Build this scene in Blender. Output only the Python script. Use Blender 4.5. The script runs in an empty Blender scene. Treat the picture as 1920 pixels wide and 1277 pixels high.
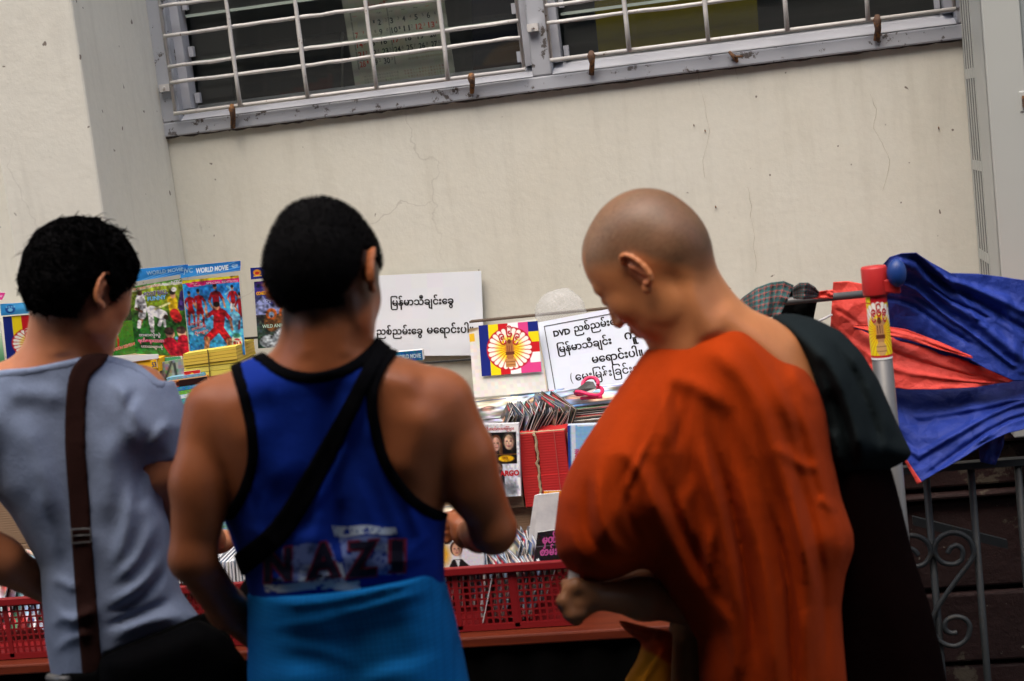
import bpy, bmesh, math, random
import numpy as np
import openvdb
from mathutils import Vector, Matrix
from mathutils.bvhtree import BVHTree

random.seed(7); rng = np.random.default_rng(7)
SC = bpy.context.scene
COL = SC.collection

# ------------------------------------------------------------------ camera
YAW, PITCH, ROLL = math.radians(10.15), math.radians(7.22), math.radians(6.69)
CAM = np.array([0.0, -3.65, 1.70]); FPX = 2850.0; CX, CY = 960.0, 638.5
fw = np.array([-math.sin(YAW)*math.cos(PITCH), math.cos(YAW)*math.cos(PITCH), -math.sin(PITCH)])
r0 = np.cross(fw, [0, 0, 1]); r0 /= np.linalg.norm(r0); u0 = np.cross(r0, fw)
RT = math.cos(ROLL)*r0 - math.sin(ROLL)*u0
UP = math.sin(ROLL)*r0 + math.cos(ROLL)*u0
cam = bpy.data.cameras.new('camera'); camo = bpy.data.objects.new('camera', cam); COL.objects.link(camo)
M = Matrix(((RT[0], UP[0], -fw[0], CAM[0]), (RT[1], UP[1], -fw[1], CAM[1]), (RT[2], UP[2], -fw[2], CAM[2]), (0, 0, 0, 1)))
camo.matrix_world = M
cam.sensor_width = 23.6; cam.lens = FPX/1920*23.6; cam.clip_start = 0.05; cam.clip_end = 200
cam.dof.use_dof = True; cam.dof.focus_distance = 3.45; cam.dof.aperture_fstop = 2.2
SC.camera = camo

# ------------------------------------------------------------------ sky, sun, exposure
W = bpy.data.worlds.new('World'); SC.world = W; W.use_nodes = True
nt = W.node_tree
sky = nt.nodes.new('ShaderNodeTexSky'); sky.sky_type = 'NISHITA'; sky.sun_disc = False
SUN_EL, SUN_AZ = math.radians(64), math.radians(190)      # azimuth clockwise from +Y: behind the camera, to the left
sky.sun_elevation = SUN_EL; sky.sun_rotation = SUN_AZ
sky.air_density = 1.0; sky.dust_density = 6.0; sky.ozone_density = 1.0
bg = nt.nodes['Background']; bg.inputs['Strength'].default_value = 0.14
nt.links.new(sky.outputs[0], bg.inputs['Color'])
sd = bpy.data.lights.new('sun', 'SUN'); sd.energy = 0.85; sd.angle = math.radians(80); sd.color = (1.0, .985, .95)
so = bpy.data.objects.new('sun', sd); COL.objects.link(so)
sdir = Vector((math.sin(SUN_AZ)*math.cos(SUN_EL), math.cos(SUN_AZ)*math.cos(SUN_EL), math.sin(SUN_EL)))
so.rotation_euler = sdir.to_track_quat('Z', 'Y').to_euler()
SC.view_settings.view_transform = 'Standard'; SC.view_settings.look = 'None'
SC.view_settings.exposure = 1.10; SC.view_settings.gamma = 1.0; SC.view_settings.use_curve_mapping = False
SC.cycles.max_bounces = 6; SC.cycles.transparent_max_bounces = 12

# ------------------------------------------------------------------ unprojection of measured points onto real planes / depths
def ray(u, v): return RT*((u-CX)/FPX) - UP*((v-CY)/FPX) + fw
def P(u, v, Y):
    r = ray(u, v); return CAM + r*((Y-CAM[1])/r[1])
def Q(u, v, w): return CAM + ray(u, v)*w
def proj(p):
    d = np.asarray(p, float)-CAM; w = d@fw
    return CX+FPX*(d@RT)/w, CY-FPX*(d@UP)/w, w

# ------------------------------------------------------------------ colour and materials
def lin(c):
    c = np.asarray(c, float)
    return np.where(c <= .04045, c/12.92, ((c+.055)/1.055)**2.4)
def C8(r, g, b): return tuple(lin([r/255, g/255, b/255]))
def new_mat(name, col=(.5, .5, .5), rough=.6, **kw):
    m = bpy.data.materials.new(name); m.use_nodes = True
    b = m.node_tree.nodes['Principled BSDF']
    b.inputs['Base Color'].default_value = (*col, 1); b.inputs['Roughness'].default_value = rough
    for k, v in kw.items():
        b.inputs[k.replace('_', ' ')].default_value = v
    return m
class N:
    def __init__(s, m): s.t = m.node_tree; s.b = s.t.nodes['Principled BSDF']; s.m = m
    def n(s, typ, **kw):
        x = s.t.nodes.new(typ)
        for k, v in kw.items():
            if k.startswith('i_'): x.inputs[k[2:].replace('_', ' ')].default_value = v
            else: setattr(x, k, v)
        return x
    def l(s, a, b): s.t.links.new(a, b)
    def coord(s, kind='Object'): return s.n('ShaderNodeTexCoord').outputs[kind]
    def noise(s, scale, detail=4, rough=.55, vec=None, mapscale=None):
        x = s.n('ShaderNodeTexNoise'); x.inputs['Scale'].default_value = scale; x.inputs['Detail'].default_value = detail; x.inputs['Roughness'].default_value = rough
        v = vec or s.coord()
        if mapscale:
            mp = s.n('ShaderNodeMapping'); mp.inputs['Scale'].default_value = mapscale; s.l(v, mp.inputs['Vector']); v = mp.outputs[0]
        s.l(v, x.inputs['Vector']); return x.outputs['Fac']
    def ramp(s, fac, stops):
        x = s.n('ShaderNodeValToRGB'); e = x.color_ramp.elements
        e[0].position = stops[0][0]; e[0].color = (*stops[0][1], 1); e[1].position = stops[-1][0]; e[1].color = (*stops[-1][1], 1)
        for p, c in stops[1:-1]: k = e.new(p); k.color = (*c, 1)
        s.l(fac, x.inputs[0]); return x.outputs[0]
    def mix(s, fac, a, b, typ='MIX'):
        x = s.n('ShaderNodeMix', data_type='RGBA', blend_type=typ)
        if isinstance(fac, (int, float)): x.inputs[0].default_value = fac
        else: s.l(fac, x.inputs[0])
        for k, v in ((6, a), (7, b)):
            if isinstance(v, tuple): x.inputs[k].default_value = (*v[:3], 1)
            else: s.l(v, x.inputs[k])
        return x.outputs[2]
    def bump(s, h, strength=.3, dist=.002, prev=None):
        x = s.n('ShaderNodeBump'); x.inputs['Strength'].default_value = strength; x.inputs['Distance'].default_value = dist
        s.l(h, x.inputs['Height'])
        if prev: s.l(prev, x.inputs['Normal'])
        return x.outputs[0]
    def color(s, o): s.l(o, s.b.inputs['Base Color'])
    def normal(s, o): s.l(o, s.b.inputs['Normal'])
g3 = lambda v: (v, v, v)

def plaster(name, base, stain, dark):
    m = new_mat(name, base, .85); n = N(m)
    big = n.noise(1.3, 5, .6); streak = n.noise(4, 5, .6, mapscale=(6, 6, .8)); fine = n.noise(60, 4, .6); spk = n.noise(38, 2, .5)
    c = n.mix(n.ramp(big, [(.35, g3(0)), (.7, g3(1))]), base, stain)
    c = n.mix(n.ramp(streak, [(.5, g3(0)), (.72, g3(.45))]), c, tuple(x*.82 for x in stain))
    c = n.mix(n.ramp(fine, [(.3, g3(.16)), (.6, g3(0))]), c, tuple(x*.75 for x in base))
    c = n.mix(n.ramp(spk, [(.735, g3(0)), (.76, g3(.85))]), c, dark)
    # hairline cracks
    vo = n.n('ShaderNodeTexVoronoi', feature='DISTANCE_TO_EDGE'); vo.inputs['Scale'].default_value = 1.45
    nz = n.n('ShaderNodeTexNoise'); nz.inputs['Scale'].default_value = 4; nz.inputs['Detail'].default_value = 6
    n.l(n.coord(), nz.inputs['Vector'])
    mx = n.n('ShaderNodeMix', data_type='RGBA', blend_type='LINEAR_LIGHT'); mx.inputs[0].default_value = .16
    n.l(n.coord(), mx.inputs[6]); n.l(nz.outputs['Color'], mx.inputs[7]); n.l(mx.outputs[2], vo.inputs['Vector'])
    gate = n.ramp(n.noise(.9, 2), [(.5, g3(0)), (.6, g3(1))])
    ck = n.ramp(vo.outputs['Distance'], [(0, g3(.30)), (.003, g3(0))])
    ck = n.mix(1.0, ck, gate, 'MULTIPLY')
    c = n.mix(ck, c, dark)
    # knocks, scuffs and scratches: short dark flecks stretched at random
    fl = n.n('ShaderNodeTexVoronoi', feature='F1'); fl.inputs['Scale'].default_value = 13; fl.inputs['Randomness'].default_value = 1
    mp = n.n('ShaderNodeMapping'); mp.inputs['Scale'].default_value = (1.0, 1, .55); mp.inputs['Rotation'].default_value = (0, .5, 0)
    n.l(n.coord(), mp.inputs['Vector']); n.l(mp.outputs[0], fl.inputs['Vector'])
    fk = n.mix(1.0, n.ramp(fl.outputs['Distance'], [(.02, g3(.8)), (.05, g3(0))]), n.ramp(n.noise(2.3, 3), [(.54, g3(0)), (.60, g3(1))]), 'MULTIPLY'); c = n.mix(fk, c, dark)
    sc2 = n.noise(26, 6, .75, mapscale=(1, 1, .25)); c = n.mix(n.ramp(sc2, [(.66, g3(0)), (.71, g3(.22))]), c, dark)
    n.color(c)
    b1 = n.bump(n.noise(9, 6, .65), .35, .006); b2 = n.bump(fine, .35, .0012, b1); n.normal(b2)
    return m
MWALL = plaster('cream_plaster', (.71, .71, .635), (.68, .66, .56), (.12, .09, .07))
MPIL = plaster('cream_pillar_plaster', (.73, .73, .655), (.69, .675, .59), (.12, .09, .07))

def paint(name, col, chip, rough=.5, amount=.62, sc=30, bump=.25):
    m = new_mat(name, col, rough); n = N(m)
    c = n.mix(n.ramp(n.noise(sc, 6, .7), [(amount, g3(0)), (amount+.04, g3(1))]), col, chip)
    c = n.mix(n.ramp(n.noise(sc*.2, 4), [(.35, g3(.25)), (.65, g3(0))]), c, tuple(x*.7 for x in col))
    n.color(c); n.normal(n.bump(n.noise(sc*1.4, 4), bump, .002)); return m
MFRAME = paint('lilac_grey_window_paint', (.42, .445, .49), (.07, .055, .045), .6, .585, 34)
MSILL = paint('pale_sill_paint', (.50, .52, .57), (.12, .1, .09), .5, .72, 16)
MBAR = paint('chipped_white_bar_paint', (.62, .61, .59), (.16, .09, .05), .5, .635, 70, .5)
MRUST = paint('rusty_iron', (.10, .055, .035), (.26, .12, .04), .85, .5, 60, .6)
MCAB = paint('white_cabinet_paint', (.47, .49, .46), (.30, .30, .27), .45, .72, 9, .1)
MCAB2 = paint('grey_cabinet_paint', (.29, .325, .33), (.18, .18, .17), .45, .70, 7, .1)
MDARK = new_mat('dark_rail_slot_shade', (.02, .02, .02), .9)  # even near-black for thin rails and for the shade behind the cabinet slots
MROOM = new_mat('dim_room_wall', (.22, .24, .235), .9)
MIRON = paint('grey_fence_paint', (.014, .018, .021), (.02, .018, .015), .6, .58, 45, .4)
def brickred():
    m = new_mat('dark_red_plinth_paint', (.13, .022, .018), .75); n = N(m)
    c = n.mix(n.ramp(n.noise(5, 4), [(.3, g3(0)), (.7, g3(1))]), (.014, .0028, .0028), (.028, .008, .007))
    c = n.mix(n.ramp(n.noise(5.0, 8, .66), [(.575, g3(0)), (.60, g3(1))]), c, (.085, .07, .05))
    c = n.mix(n.ramp(n.noise(70, 3), [(.70, g3(0)), (.73, g3(1))]), c, (.14, .13, .11))
    n.color(c); n.normal(n.bump(n.noise(14, 6, .7), .6, .012)); return m
MBRICK = brickred()
MBRICK2 = new_mat('worn_mortar', (.02, .014, .011), .9)
def asphalt():
    m = new_mat('dark_pavement', (.06, .058, .055), .9); n = N(m)
    n.color(n.ramp(n.noise(7, 8, .7), [(.3, g3(.03)), (.7, g3(.065))])); n.normal(n.bump(n.noise(90, 4), .5, .004)); return m
MGROUND = asphalt()

def vcol(name, rough=.5, coat=0.0, bump=0, spec=.5):
    m = new_mat(name, (.5, .5, .5), rough); n = N(m)
    a = n.n('ShaderNodeAttribute', attribute_name='Col'); n.color(a.outputs['Color'])
    n.b.inputs['Specular IOR Level'].default_value = spec
    if coat: n.b.inputs['Coat Weight'].default_value = coat; n.b.inputs['Coat Roughness'].default_value = .08
    if bump: n.normal(n.bump(n.noise(bump, 3), .25, .002))
    return m
MPRINT = vcol('glossy_print', .5, .08, 22, .25)
MPAPER = vcol('paper_print', .8, 0, 9, .2)
MEDGE = vcol('page_edges', .7, 0, 0)
def fabric(name, col, rough=.85, sc=900, sheen=.25, var=.12, bump=.25):
    m = new_mat(name, col, rough, Sheen_Weight=(sheen*.25 if max(col) > .05 else 0), Specular_IOR_Level=(.08 if max(col) > .05 else .02)); n = N(m)
    c = n.mix(n.ramp(n.noise(14, 5), [(.3, g3(0)), (.7, g3(1))]), tuple(x*(1-var) for x in col), tuple(min(1, x*(1+var)) for x in col))
    c = n.mix(n.ramp(n.noise(sc, 2), [(.35, g3(.3)), (.6, g3(0))]), c, tuple(x*.55 for x in col))
    n.color(c); n.normal(n.bump(n.noise(sc*.45, 3), bump, .0012, n.bump(n.noise(28, 5, .6), .35, .006))); return m

# ------------------------------------------------------------------ objects
def setp(o, label=None, cat=None, group=None, kind=None):
    if label: o['label'] = label
    if cat: o['category'] = cat
    if group: o['group'] = group
    if kind: o['kind'] = kind
    return o
def link(name, me, mats, parent=None, smooth=False):
    o = bpy.data.objects.new(name, me); COL.objects.link(o)
    for m in (mats if isinstance(mats, (list, tuple)) else [mats]): me.materials.append(m)
    if smooth: me.polygons.foreach_set('use_smooth', [True]*len(me.polygons))
    if parent:
        o.parent = parent
        bpy.context.view_layer.update() if False else None
        o.matrix_parent_inverse = PINV.get(parent.name, Matrix.Identity(4))
    return o
PINV = {}
def thing(name, label, cat, loc, group=None):
    o = bpy.data.objects.new(name, None); COL.objects.link(o); o.location = Vector([float(x) for x in loc]); o.empty_display_size = .1
    setp(o, label, cat, group); PINV[o.name] = Matrix.Translation(-o.location); return o
def mesh_from(v, f, name='mesh'):
    me = bpy.data.meshes.new(name); me.from_pydata([tuple(map(float, p)) for p in v], [], [tuple(map(int, q)) for q in f]); me.update(); return me
class MB:
    """collects boxes and tubes into one mesh"""
    def __init__(s): s.v = []; s.f = []; s.c = []
    def raw(s, v, f, col=None):
        k = len(s.v); s.v += [tuple(map(float, p)) for p in v]; s.f += [tuple(i+k for i in q) for q in f]
        s.c += [col or (.5, .5, .5)]*len(v); return s
    def box(s, x0, x1, y0, y1, z0, z1, col=None):
        return s.raw([(x, y, z) for x in (x0, x1) for y in (y0, y1) for z in (z0, z1)],
                     [(0, 1, 3, 2), (4, 6, 7, 5), (0, 4, 5, 1), (2, 3, 7, 6), (0, 2, 6, 4), (1, 5, 7, 3)], col)
    def obox(s, o, ax, ay, az, col=None):
        o, ax, ay, az = map(np.asarray, (o, ax, ay, az))
        v = [o+ax*i+ay*j+az*k for i in (0, 1) for j in (0, 1) for k in (0, 1)]
        return s.raw(v, [(0, 1, 3, 2), (4, 6, 7, 5), (0, 4, 5, 1), (2, 3, 7, 6), (0, 2, 6, 4), (1, 5, 7, 3)], col)
    def tube(s, pts, r, n=8, col=None, jit=0):
        pts = [np.asarray(p, float) for p in pts]; m = len(pts); vs = []
        rr = r if hasattr(r, '__len__') else [r]*m
        t = pts[1]-pts[0]; t /= np.linalg.norm(t)
        a = np.cross(t, [0, 0, 1.0]);
        if np.linalg.norm(a) < .1: a = np.cross(t, [0, 1.0, 0])
        a /= np.linalg.norm(a)
        for i, p in enumerate(pts):
            t = pts[min(i+1, m-1)]-pts[max(i-1, 0)]; t /= np.linalg.norm(t)
            a = a-t*(a@t); a /= np.linalg.norm(a); b = np.cross(t, a)
            for k in range(n):
                th = 2*math.pi*k/n; vs.append(p+(a*math.cos(th)+b*math.sin(th))*rr[i]*(1+jit*random.uniform(-1, 1)))
        fs = [(i*n+k, i*n+(k+1) % n, (i+1)*n+(k+1) % n, (i+1)*n+k) for i in range(m-1) for k in range(n)]
        fs += [tuple(range(n-1, -1, -1)), tuple((m-1)*n+k for k in range(n))]
        return s.raw(vs, fs, col)
    def build(s, name, mats, parent=None, smooth=False, bevel=0):
        me = mesh_from(s.v, s.f, name)
        a = me.color_attributes.new('Col', 'FLOAT_COLOR', 'POINT')
        a.data.foreach_set('color', np.c_[np.array(s.c), np.ones(len(s.c))].astype(np.float32).ravel())
        o = link(name, me, mats, parent, smooth)
        if bevel:
            md = o.modifiers.new('bevel', 'BEVEL'); md.width = bevel; md.segments = 2; md.limit_method = 'ANGLE'
        return o

def copy_tree(o, parent=None):
    c = o.copy(); COL.objects.link(c)
    if parent: c.parent = parent
    for ch in o.children: copy_tree(ch, c)
    return c
# ------------------------------------------------------------------ flat print: canvases of colour on a fine grid, plus lettering as polygons
_tc = {}
def text2d(body, bold=0.0):
    key = (body, bold)
    if key in _tc: return _tc[key]
    cu = bpy.data.curves.new('lettering', 'FONT'); cu.body = body; cu.size = 1; cu.offset = bold; cu.resolution_u = 3
    ob = bpy.data.objects.new('lettering', cu); COL.objects.link(ob)
    me = bpy.data.meshes.new_from_object(ob.evaluated_get(bpy.context.evaluated_depsgraph_get()))
    v = np.array([x.co[:2] for x in me.vertices]) if len(me.vertices) else np.zeros((0, 2))
    f = [tuple(p.vertices) for p in me.polygons]
    bpy.data.objects.remove(ob); bpy.data.curves.remove(cu); bpy.data.meshes.remove(me)
    _tc[key] = (v, f); return v, f
class Cv:
    def __init__(s, w, h, col): s.w, s.h = w, h; s.a = np.zeros((h, w, 3)); s.a[:] = np.array(col)/255; s.X, s.Y = np.meshgrid((np.arange(w)+.5)/w, (np.arange(h)+.5)/h)
    def put(s, mask, col):
        col = np.array(col)/255; s.a += (col-s.a)*np.clip(mask, 0, 1)[..., None]; return s
    def soft(s, d, e=None):
        e = e or 1.0/s.w; return np.clip(.5-d/e, 0, 1)
    def rect(s, x0, y0, x1, y1, col): return s.put((s.X > x0)*(s.X < x1)*(s.Y > y0)*(s.Y < y1)*1.0, col)
    def ell(s, cx, cy, rx, ry, col, e=None, ang=0):
        dx, dy = s.X-cx, s.Y-cy; c, n = math.cos(ang), math.sin(ang); dx, dy = dx*c+dy*n, -dx*n+dy*c
        return s.put(s.soft((np.sqrt((dx/rx)**2+(dy/ry)**2)-1)*min(rx, ry), e), col)
    def line(s, x0, y0, x1, y1, t, col, t2=None):
        asp = s.h/s.w; X, Y = s.X, s.Y*asp; y0, y1 = y0*asp, y1*asp
        dx, dy = x1-x0, y1-y0; q = np.clip(((X-x0)*dx+(Y-y0)*dy)/(dx*dx+dy*dy+1e-9), 0, 1)
        d = np.hypot(X-x0-q*dx, Y-y0-q*dy)-(t+(t2-t)*q if t2 else t); return s.put(s.soft(d), col)
    def poly(s, pts, col):
        ins = np.zeros_like(s.X, bool); n = len(pts)
        for i in range(n):
            (xa, ya), (xb, yb) = pts[i], pts[(i+1) % n]
            if ya == yb: continue
            ins ^= ((s.Y > ya) != (s.Y > yb)) & (s.X < (xb-xa)*(s.Y-ya)/(yb-ya)+xa)
        return s.put(ins*1.0, col)
    def grad(s, y0, y1, c0, c1, horiz=False):
        t = np.clip(((s.X if horiz else s.Y)-y0)/(y1-y0), 0, 1)[..., None]; m = (((s.X if horiz else s.Y) >= y0)*((s.X if horiz else s.Y) <= y1))[..., None]
        s.a = np.where(m, np.array(c0)/255*(1-t)+np.array(c1)/255*t, s.a); return s
    def noise(s, amp, cell=4):
        g = rng.normal(0, amp, (s.h//cell+2, s.w//cell+2, 3)); s.a = np.clip(s.a+np.kron(g, np.ones((cell, cell, 1)))[:s.h, :s.w], 0, 1); return s
    def script(s, x0, x1, y, h, col, n=None):
        """small illegible lettering: loops and strokes"""
        n = n or int((x1-x0)/h*.9); st = random.Random(int(y*999)+n)
        for i in range(n):
            x = x0+(x1-x0)*(i+.5)/n; r = h*.32
            s.ell(x, y, r, r*s.w/s.h*1.1, col); s.ell(x, y, r*.4, r*.5*s.w/s.h, tuple(s.a[min(s.h-1, int((y+h)*s.h)), min(s.w-1, int(x*s.w))]*255))
            if st.random() < .5: s.line(x+r, y-h*.5*s.w/s.h, x+r, y+h*.4*s.w/s.h, h*.08, col)
        return s
    def player(s, x, y, h, shirt, shorts=None, skin=(190, 130, 95), hair=(30, 20, 15), lean=0, arms=1):
        r = s.w/s.h; u = h
        shorts = shorts or shirt
        hipx, hipy = x+lean*u*.1, y+.5*u; 
        s.line(hipx-.02*u, hipy, hipx-.10*u, y+.78*u, .045*u, skin); s.line(hipx-.10*u, y+.78*u, hipx-.13*u, y+.98*u, .035*u, shirt)
        s.line(hipx+.03*u, hipy, hipx+.10*u, y+.76*u, .045*u, skin); s.line(hipx+.10*u, y+.76*u, hipx+.07*u, y+.98*u, .035*u, shirt)
        s.line(hipx-.03*u, hipy, hipx-.07*u, y+.63*u, .07*u, shorts); s.line(hipx+.03*u, hipy, hipx+.07*u, y+.62*u, .07*u, shorts)
        s.line(x, y+.22*u, hipx, hipy-.03*u, .10*u, shirt, .085*u)
        s.line(x-.1*u, y+.2*u, x-.2*u, y+.36*u, .04*u, shirt); s.line(x-.2*u, y+.36*u, x-.2*u+.08*u*arms, y+.5*u, .028*u, skin)
        s.line(x+.1*u, y+.2*u, x+.2*u, y+.34*u, .04*u, shirt); s.line(x+.2*u, y+.34*u, x+.24*u, y+.5*u, .028*u, skin)
        s.ell(x, y+.065*u, .052*u, .062*u*1.0*1.0, skin); s.ell(x, y+.03*u, .056*u, .045*u, hair); return s
    def photo(s, amp=.16, seed=0):
        r = np.random.default_rng(seed); f = np.zeros((s.h, s.w))
        for c_, k in ((3, 1.0), (7, .9), (16, .6)):
            g = r.normal(0, 1, (s.h//c_+3, s.w//c_+3)); y = np.arange(s.h)/c_; x = np.arange(s.w)/c_; i = y.astype(int); j = x.astype(int); fy = (y-i)[:, None]; fx = (x-j)[None]
            f += k*((g[i][:, j]*(1-fx)+g[i][:, j+1]*fx)*(1-fy)+(g[i+1][:, j]*(1-fx)+g[i+1][:, j+1]*fx)*fy)
        s.a = np.clip(s.a*(1+amp*f[..., None]), 0, 1); return s
    def face(s, x, y, r, skin=(205, 160, 135), hair=(35, 25, 20), long=False):
        k = s.w/s.h
        s.ell(x, y-.15*r*k, r*1.1, r*1.25*k, hair)
        if long: s.line(x-r*.8, y, x-r*.9, y+r*1.6*k, r*.35, hair); s.line(x+r*.8, y, x+r*.9, y+r*1.6*k, r*.35, hair)
        s.ell(x, y+.05*r*k, r*.78, r*1.08*k, skin); s.ell(x+.55*r, y+.1*r*k, r*.22, r*.8*k, tuple(c*.62 for c in skin), r*.5)
        for q in (-.33, .33): s.ell(x+q*r, y-.1*r*k, r*.16, r*.08*k, (50, 35, 30))
        s.ell(x, y+.2*r*k, r*.1, r*.2*k, tuple(c*.75 for c in skin)); s.ell(x, y+.6*r*k, r*.27, r*.09*k, (130, 60, 55)); return s
def card(name, corners, cv, parent=None, label=None, cat=None, group=None, thick=.0025, mat=None, texts=(), warp=0.0, edge=(.8, .8, .78)):
    """corners TL,TR,BR,BL world points; the print is a grid of coloured points, 0.4 mm of lettering in front of it"""
    TL, TR, BR, BL = [np.asarray(c, float) for c in corners]
    wid = np.linalg.norm(TR-TL); hei = np.linalg.norm(BL-TL)
    nrm = np.cross(TR-TL, BL-TL); nrm /= np.linalg.norm(nrm)
    if nrm@(CAM-TL) < 0: nrm = -nrm
    ph = random.uniform(0, 6)
    def m(s, t, off=0):
        s, t = np.asarray(s, float), np.asarray(t, float)
        p = (TL[None]*((1-s)*(1-t))[:, None]+TR[None]*(s*(1-t))[:, None]+BR[None]*(s*t)[:, None]+BL[None]*((1-s)*t)[:, None])
        wv = warp*(np.sin(s*4+ph)*.6+np.sin(t*5+ph*2)*.5+np.sin((s+t)*9+ph)*.2)
        return p+nrm[None]*(off+wv)[:, None] if hasattr(wv, '__len__') else p+nrm[None]*off
    w, h = cv.w, cv.h
    s, t = np.meshgrid(np.linspace(0, 1, w), np.linspace(0, 1, h)); s, t = s.ravel(), t.ravel()
    v = list(m(s, t)); cols = list(lin(cv.a.reshape(-1, 3)))
    idx = np.arange(w*h).reshape(h, w)
    f = [tuple(q) for q in np.stack([idx[:-1, :-1], idx[1:, :-1], idx[1:, 1:], idx[:-1, 1:]], -1).reshape(-1, 4)]
    # back and rim
    bd = list(idx[0, :])+list(idx[1:, -1])+list(idx[-1, -2::-1])+list(idx[-2:0:-1, 0])
    k = len(v); bp = np.array([v[i] for i in bd])-nrm*thick; v += list(bp); cols += [edge]*len(bd); nb = len(bd)
    k2 = len(v); v += [v[i] for i in bd]; cols += [edge]*nb
    f += [(k2+i, k2+(i+1) % nb, k+(i+1) % nb, k+i) for i in range(nb)]; f.append(tuple(k+i for i in range(nb)))
    TT = []
    for T in texts:
        if len(T) > 6 and T[6] >= .03 and T[4] is None:
            T = list(T)+[0]*(8-len(T)); T[6] = .012
            for q, (dx, dy) in enumerate(((0, 0), (.0016, .0), (-.0016, 0), (0, .0018))): TT.append((T[0], T[1]+dx, T[2]+dy, T[3]+dx, None, T[5], .012, T[7], 1+q*.25))
        else: TT.append(T)
    for T in TT:
        body, x0, y, x1, hh, col = T[:6]; bold = T[6] if len(T) > 6 else 0; rot = T[7] if len(T) > 7 else 0; lay = T[8] if len(T) > 8 else 1
        tv, tf = text2d(body, bold)
        if not len(tv): continue
        mn, mxx = tv[:, 0].min(), tv[:, 0].max(); sx = (x1-x0)/(mxx-mn)
        sy = hh if hh else sx*wid/hei
        a = (tv[:, 0]-mn)*sx; b = -tv[:, 1]*sy
        if rot:
            aw, bw = a*wid, b*hei; a, b = (aw*math.cos(rot)+bw*math.sin(rot))/wid, (-aw*math.sin(rot)+bw*math.cos(rot))/hei
        k = len(v); v += list(m(a+x0, b+y, np.full(len(a), .0004*lay))); cols += [C8(*col)]*len(a); f += [tuple(i+k for i in q) for q in tf]
    me = mesh_from(v, f, name); at = me.color_attributes.new('Col', 'FLOAT_COLOR', 'POINT')
    at.data.foreach_set('color', np.c_[np.array(cols), np.ones(len(cols))].astype(np.float32).ravel())
    o = link(name, me, mat or MPRINT, parent)
    if label: setp(o, label, cat, group)
    return o
def quad(c, Y): return [P(u, v, (Y[i] if hasattr(Y, '__len__') else Y)) for i, (u, v) in enumerate(c)]

# ================================================================== SETTING
st = MB()
for x0, x1, h in ((-16, -6.5, 8.5), (-6.4, .5, 9.2), (.6, 7, 8.4), (7.1, 16, 9)): st.box(x0, x1, -16, -7.2+random.uniform(-.2, .2), -.02, h)
setp(st.build('sky_blocking_row', plaster('grey_render', (.10, .095, .09), (.08, .075, .07), (.03, .03, .03))), 'unseen row of grey buildings added to cut the low sky light', kind='structure')  # added building row out of view, blocks the low sky light
aw = MB()
for i in range(12): aw.obox([-3.4+.42*i, -1.98, 2.24+.03*(i % 2)], [.42, 0, .03*(1-2*(i % 2))], [0, -3.2, .35], [0, 0, .006])
for x in (-3.3, 1.5): aw.tube([(x, -2.1, 0), (x, -2.1, 2.26)], .02, 8)
setp(aw.build('added_shade_awning', fabric('shade_awning_canvas', (.07, .07, .068), .9, 300)), 'unseen grey canvas awning added overhead to shade the figures', kind='structure')  # added awning out of view, makes the figures darken towards the waist
o = MB().box(-16, 16, -16, .5, -.05, 0).build('pavement', MGROUND); setp(o, 'dark paved street under the stall', kind='structure')
XC = P(305, 258, 0)[0]                     # inner corner of the pillar
ZS = P(310, 258, 0)[2]                     # underside of the window surround
XE = P(1812, 70, 0)[0]
PILY = -.44
bld = thing('building', 'cream plastered building with barred windows, a square pillar and a dark red plinth', 'building', (-.6, 0, 0))
XR = 3.0
wl = MB()
wl.box(XC-1.6, XE+.02, 0, .22, 0, ZS)                       # wall under the windows
wl.box(XC-1.6, XE+.02, 0, .22, 3.0, 6.0)                    # above them
wl.box(XE+.02, XR, 0, .22, 0, 6.0)
wl.box(XC-1.6, XC, 0, .22, ZS, 3.0)
wl.build('wall', MWALL, bld)
pe = P(179, 300, PILY)[0]
sx = P(36, 540, PILY)[0]
MB().box(sx, pe, PILY, -.001, 0, 6.0).build('pillar', MPIL, bld, bevel=.006)
MB().box(-4.2, sx-.002, PILY+.035, -.001, 0, 6.0).build('pillar_return', MPIL, bld, bevel=.006)
# red plinth: courses of painted blocks with worn joints
pl = MB(); pl.box(-.05, XR, -.12, -.002, 0, .93); pl.build('plinth', MBRICK2, bld)
zz = [0, .20, .40, .575, .79, .815, .92]
bk = 0
brick_mes = []
for i in range(6):
    x = -.05-(i % 2)*.2
    while x < 2.2:
        L = 1.15+random.uniform(-.1, .1); a, b = max(x, -.049), x+L
        if b > -.03:
            d = -.15-random.uniform(0, .012) if i != 4 else -.175
            MB().box(a+.004, b-.004, d, -.121, zz[i]+.006, zz[i+1]-.006).build('brick', MBRICK, bld, bevel=.006)
        x += L
MB().box(-.06, XR, -.20, -.122, .925, .965).build('plinth_cap', MBRICK, bld, bevel=.008)

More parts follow.
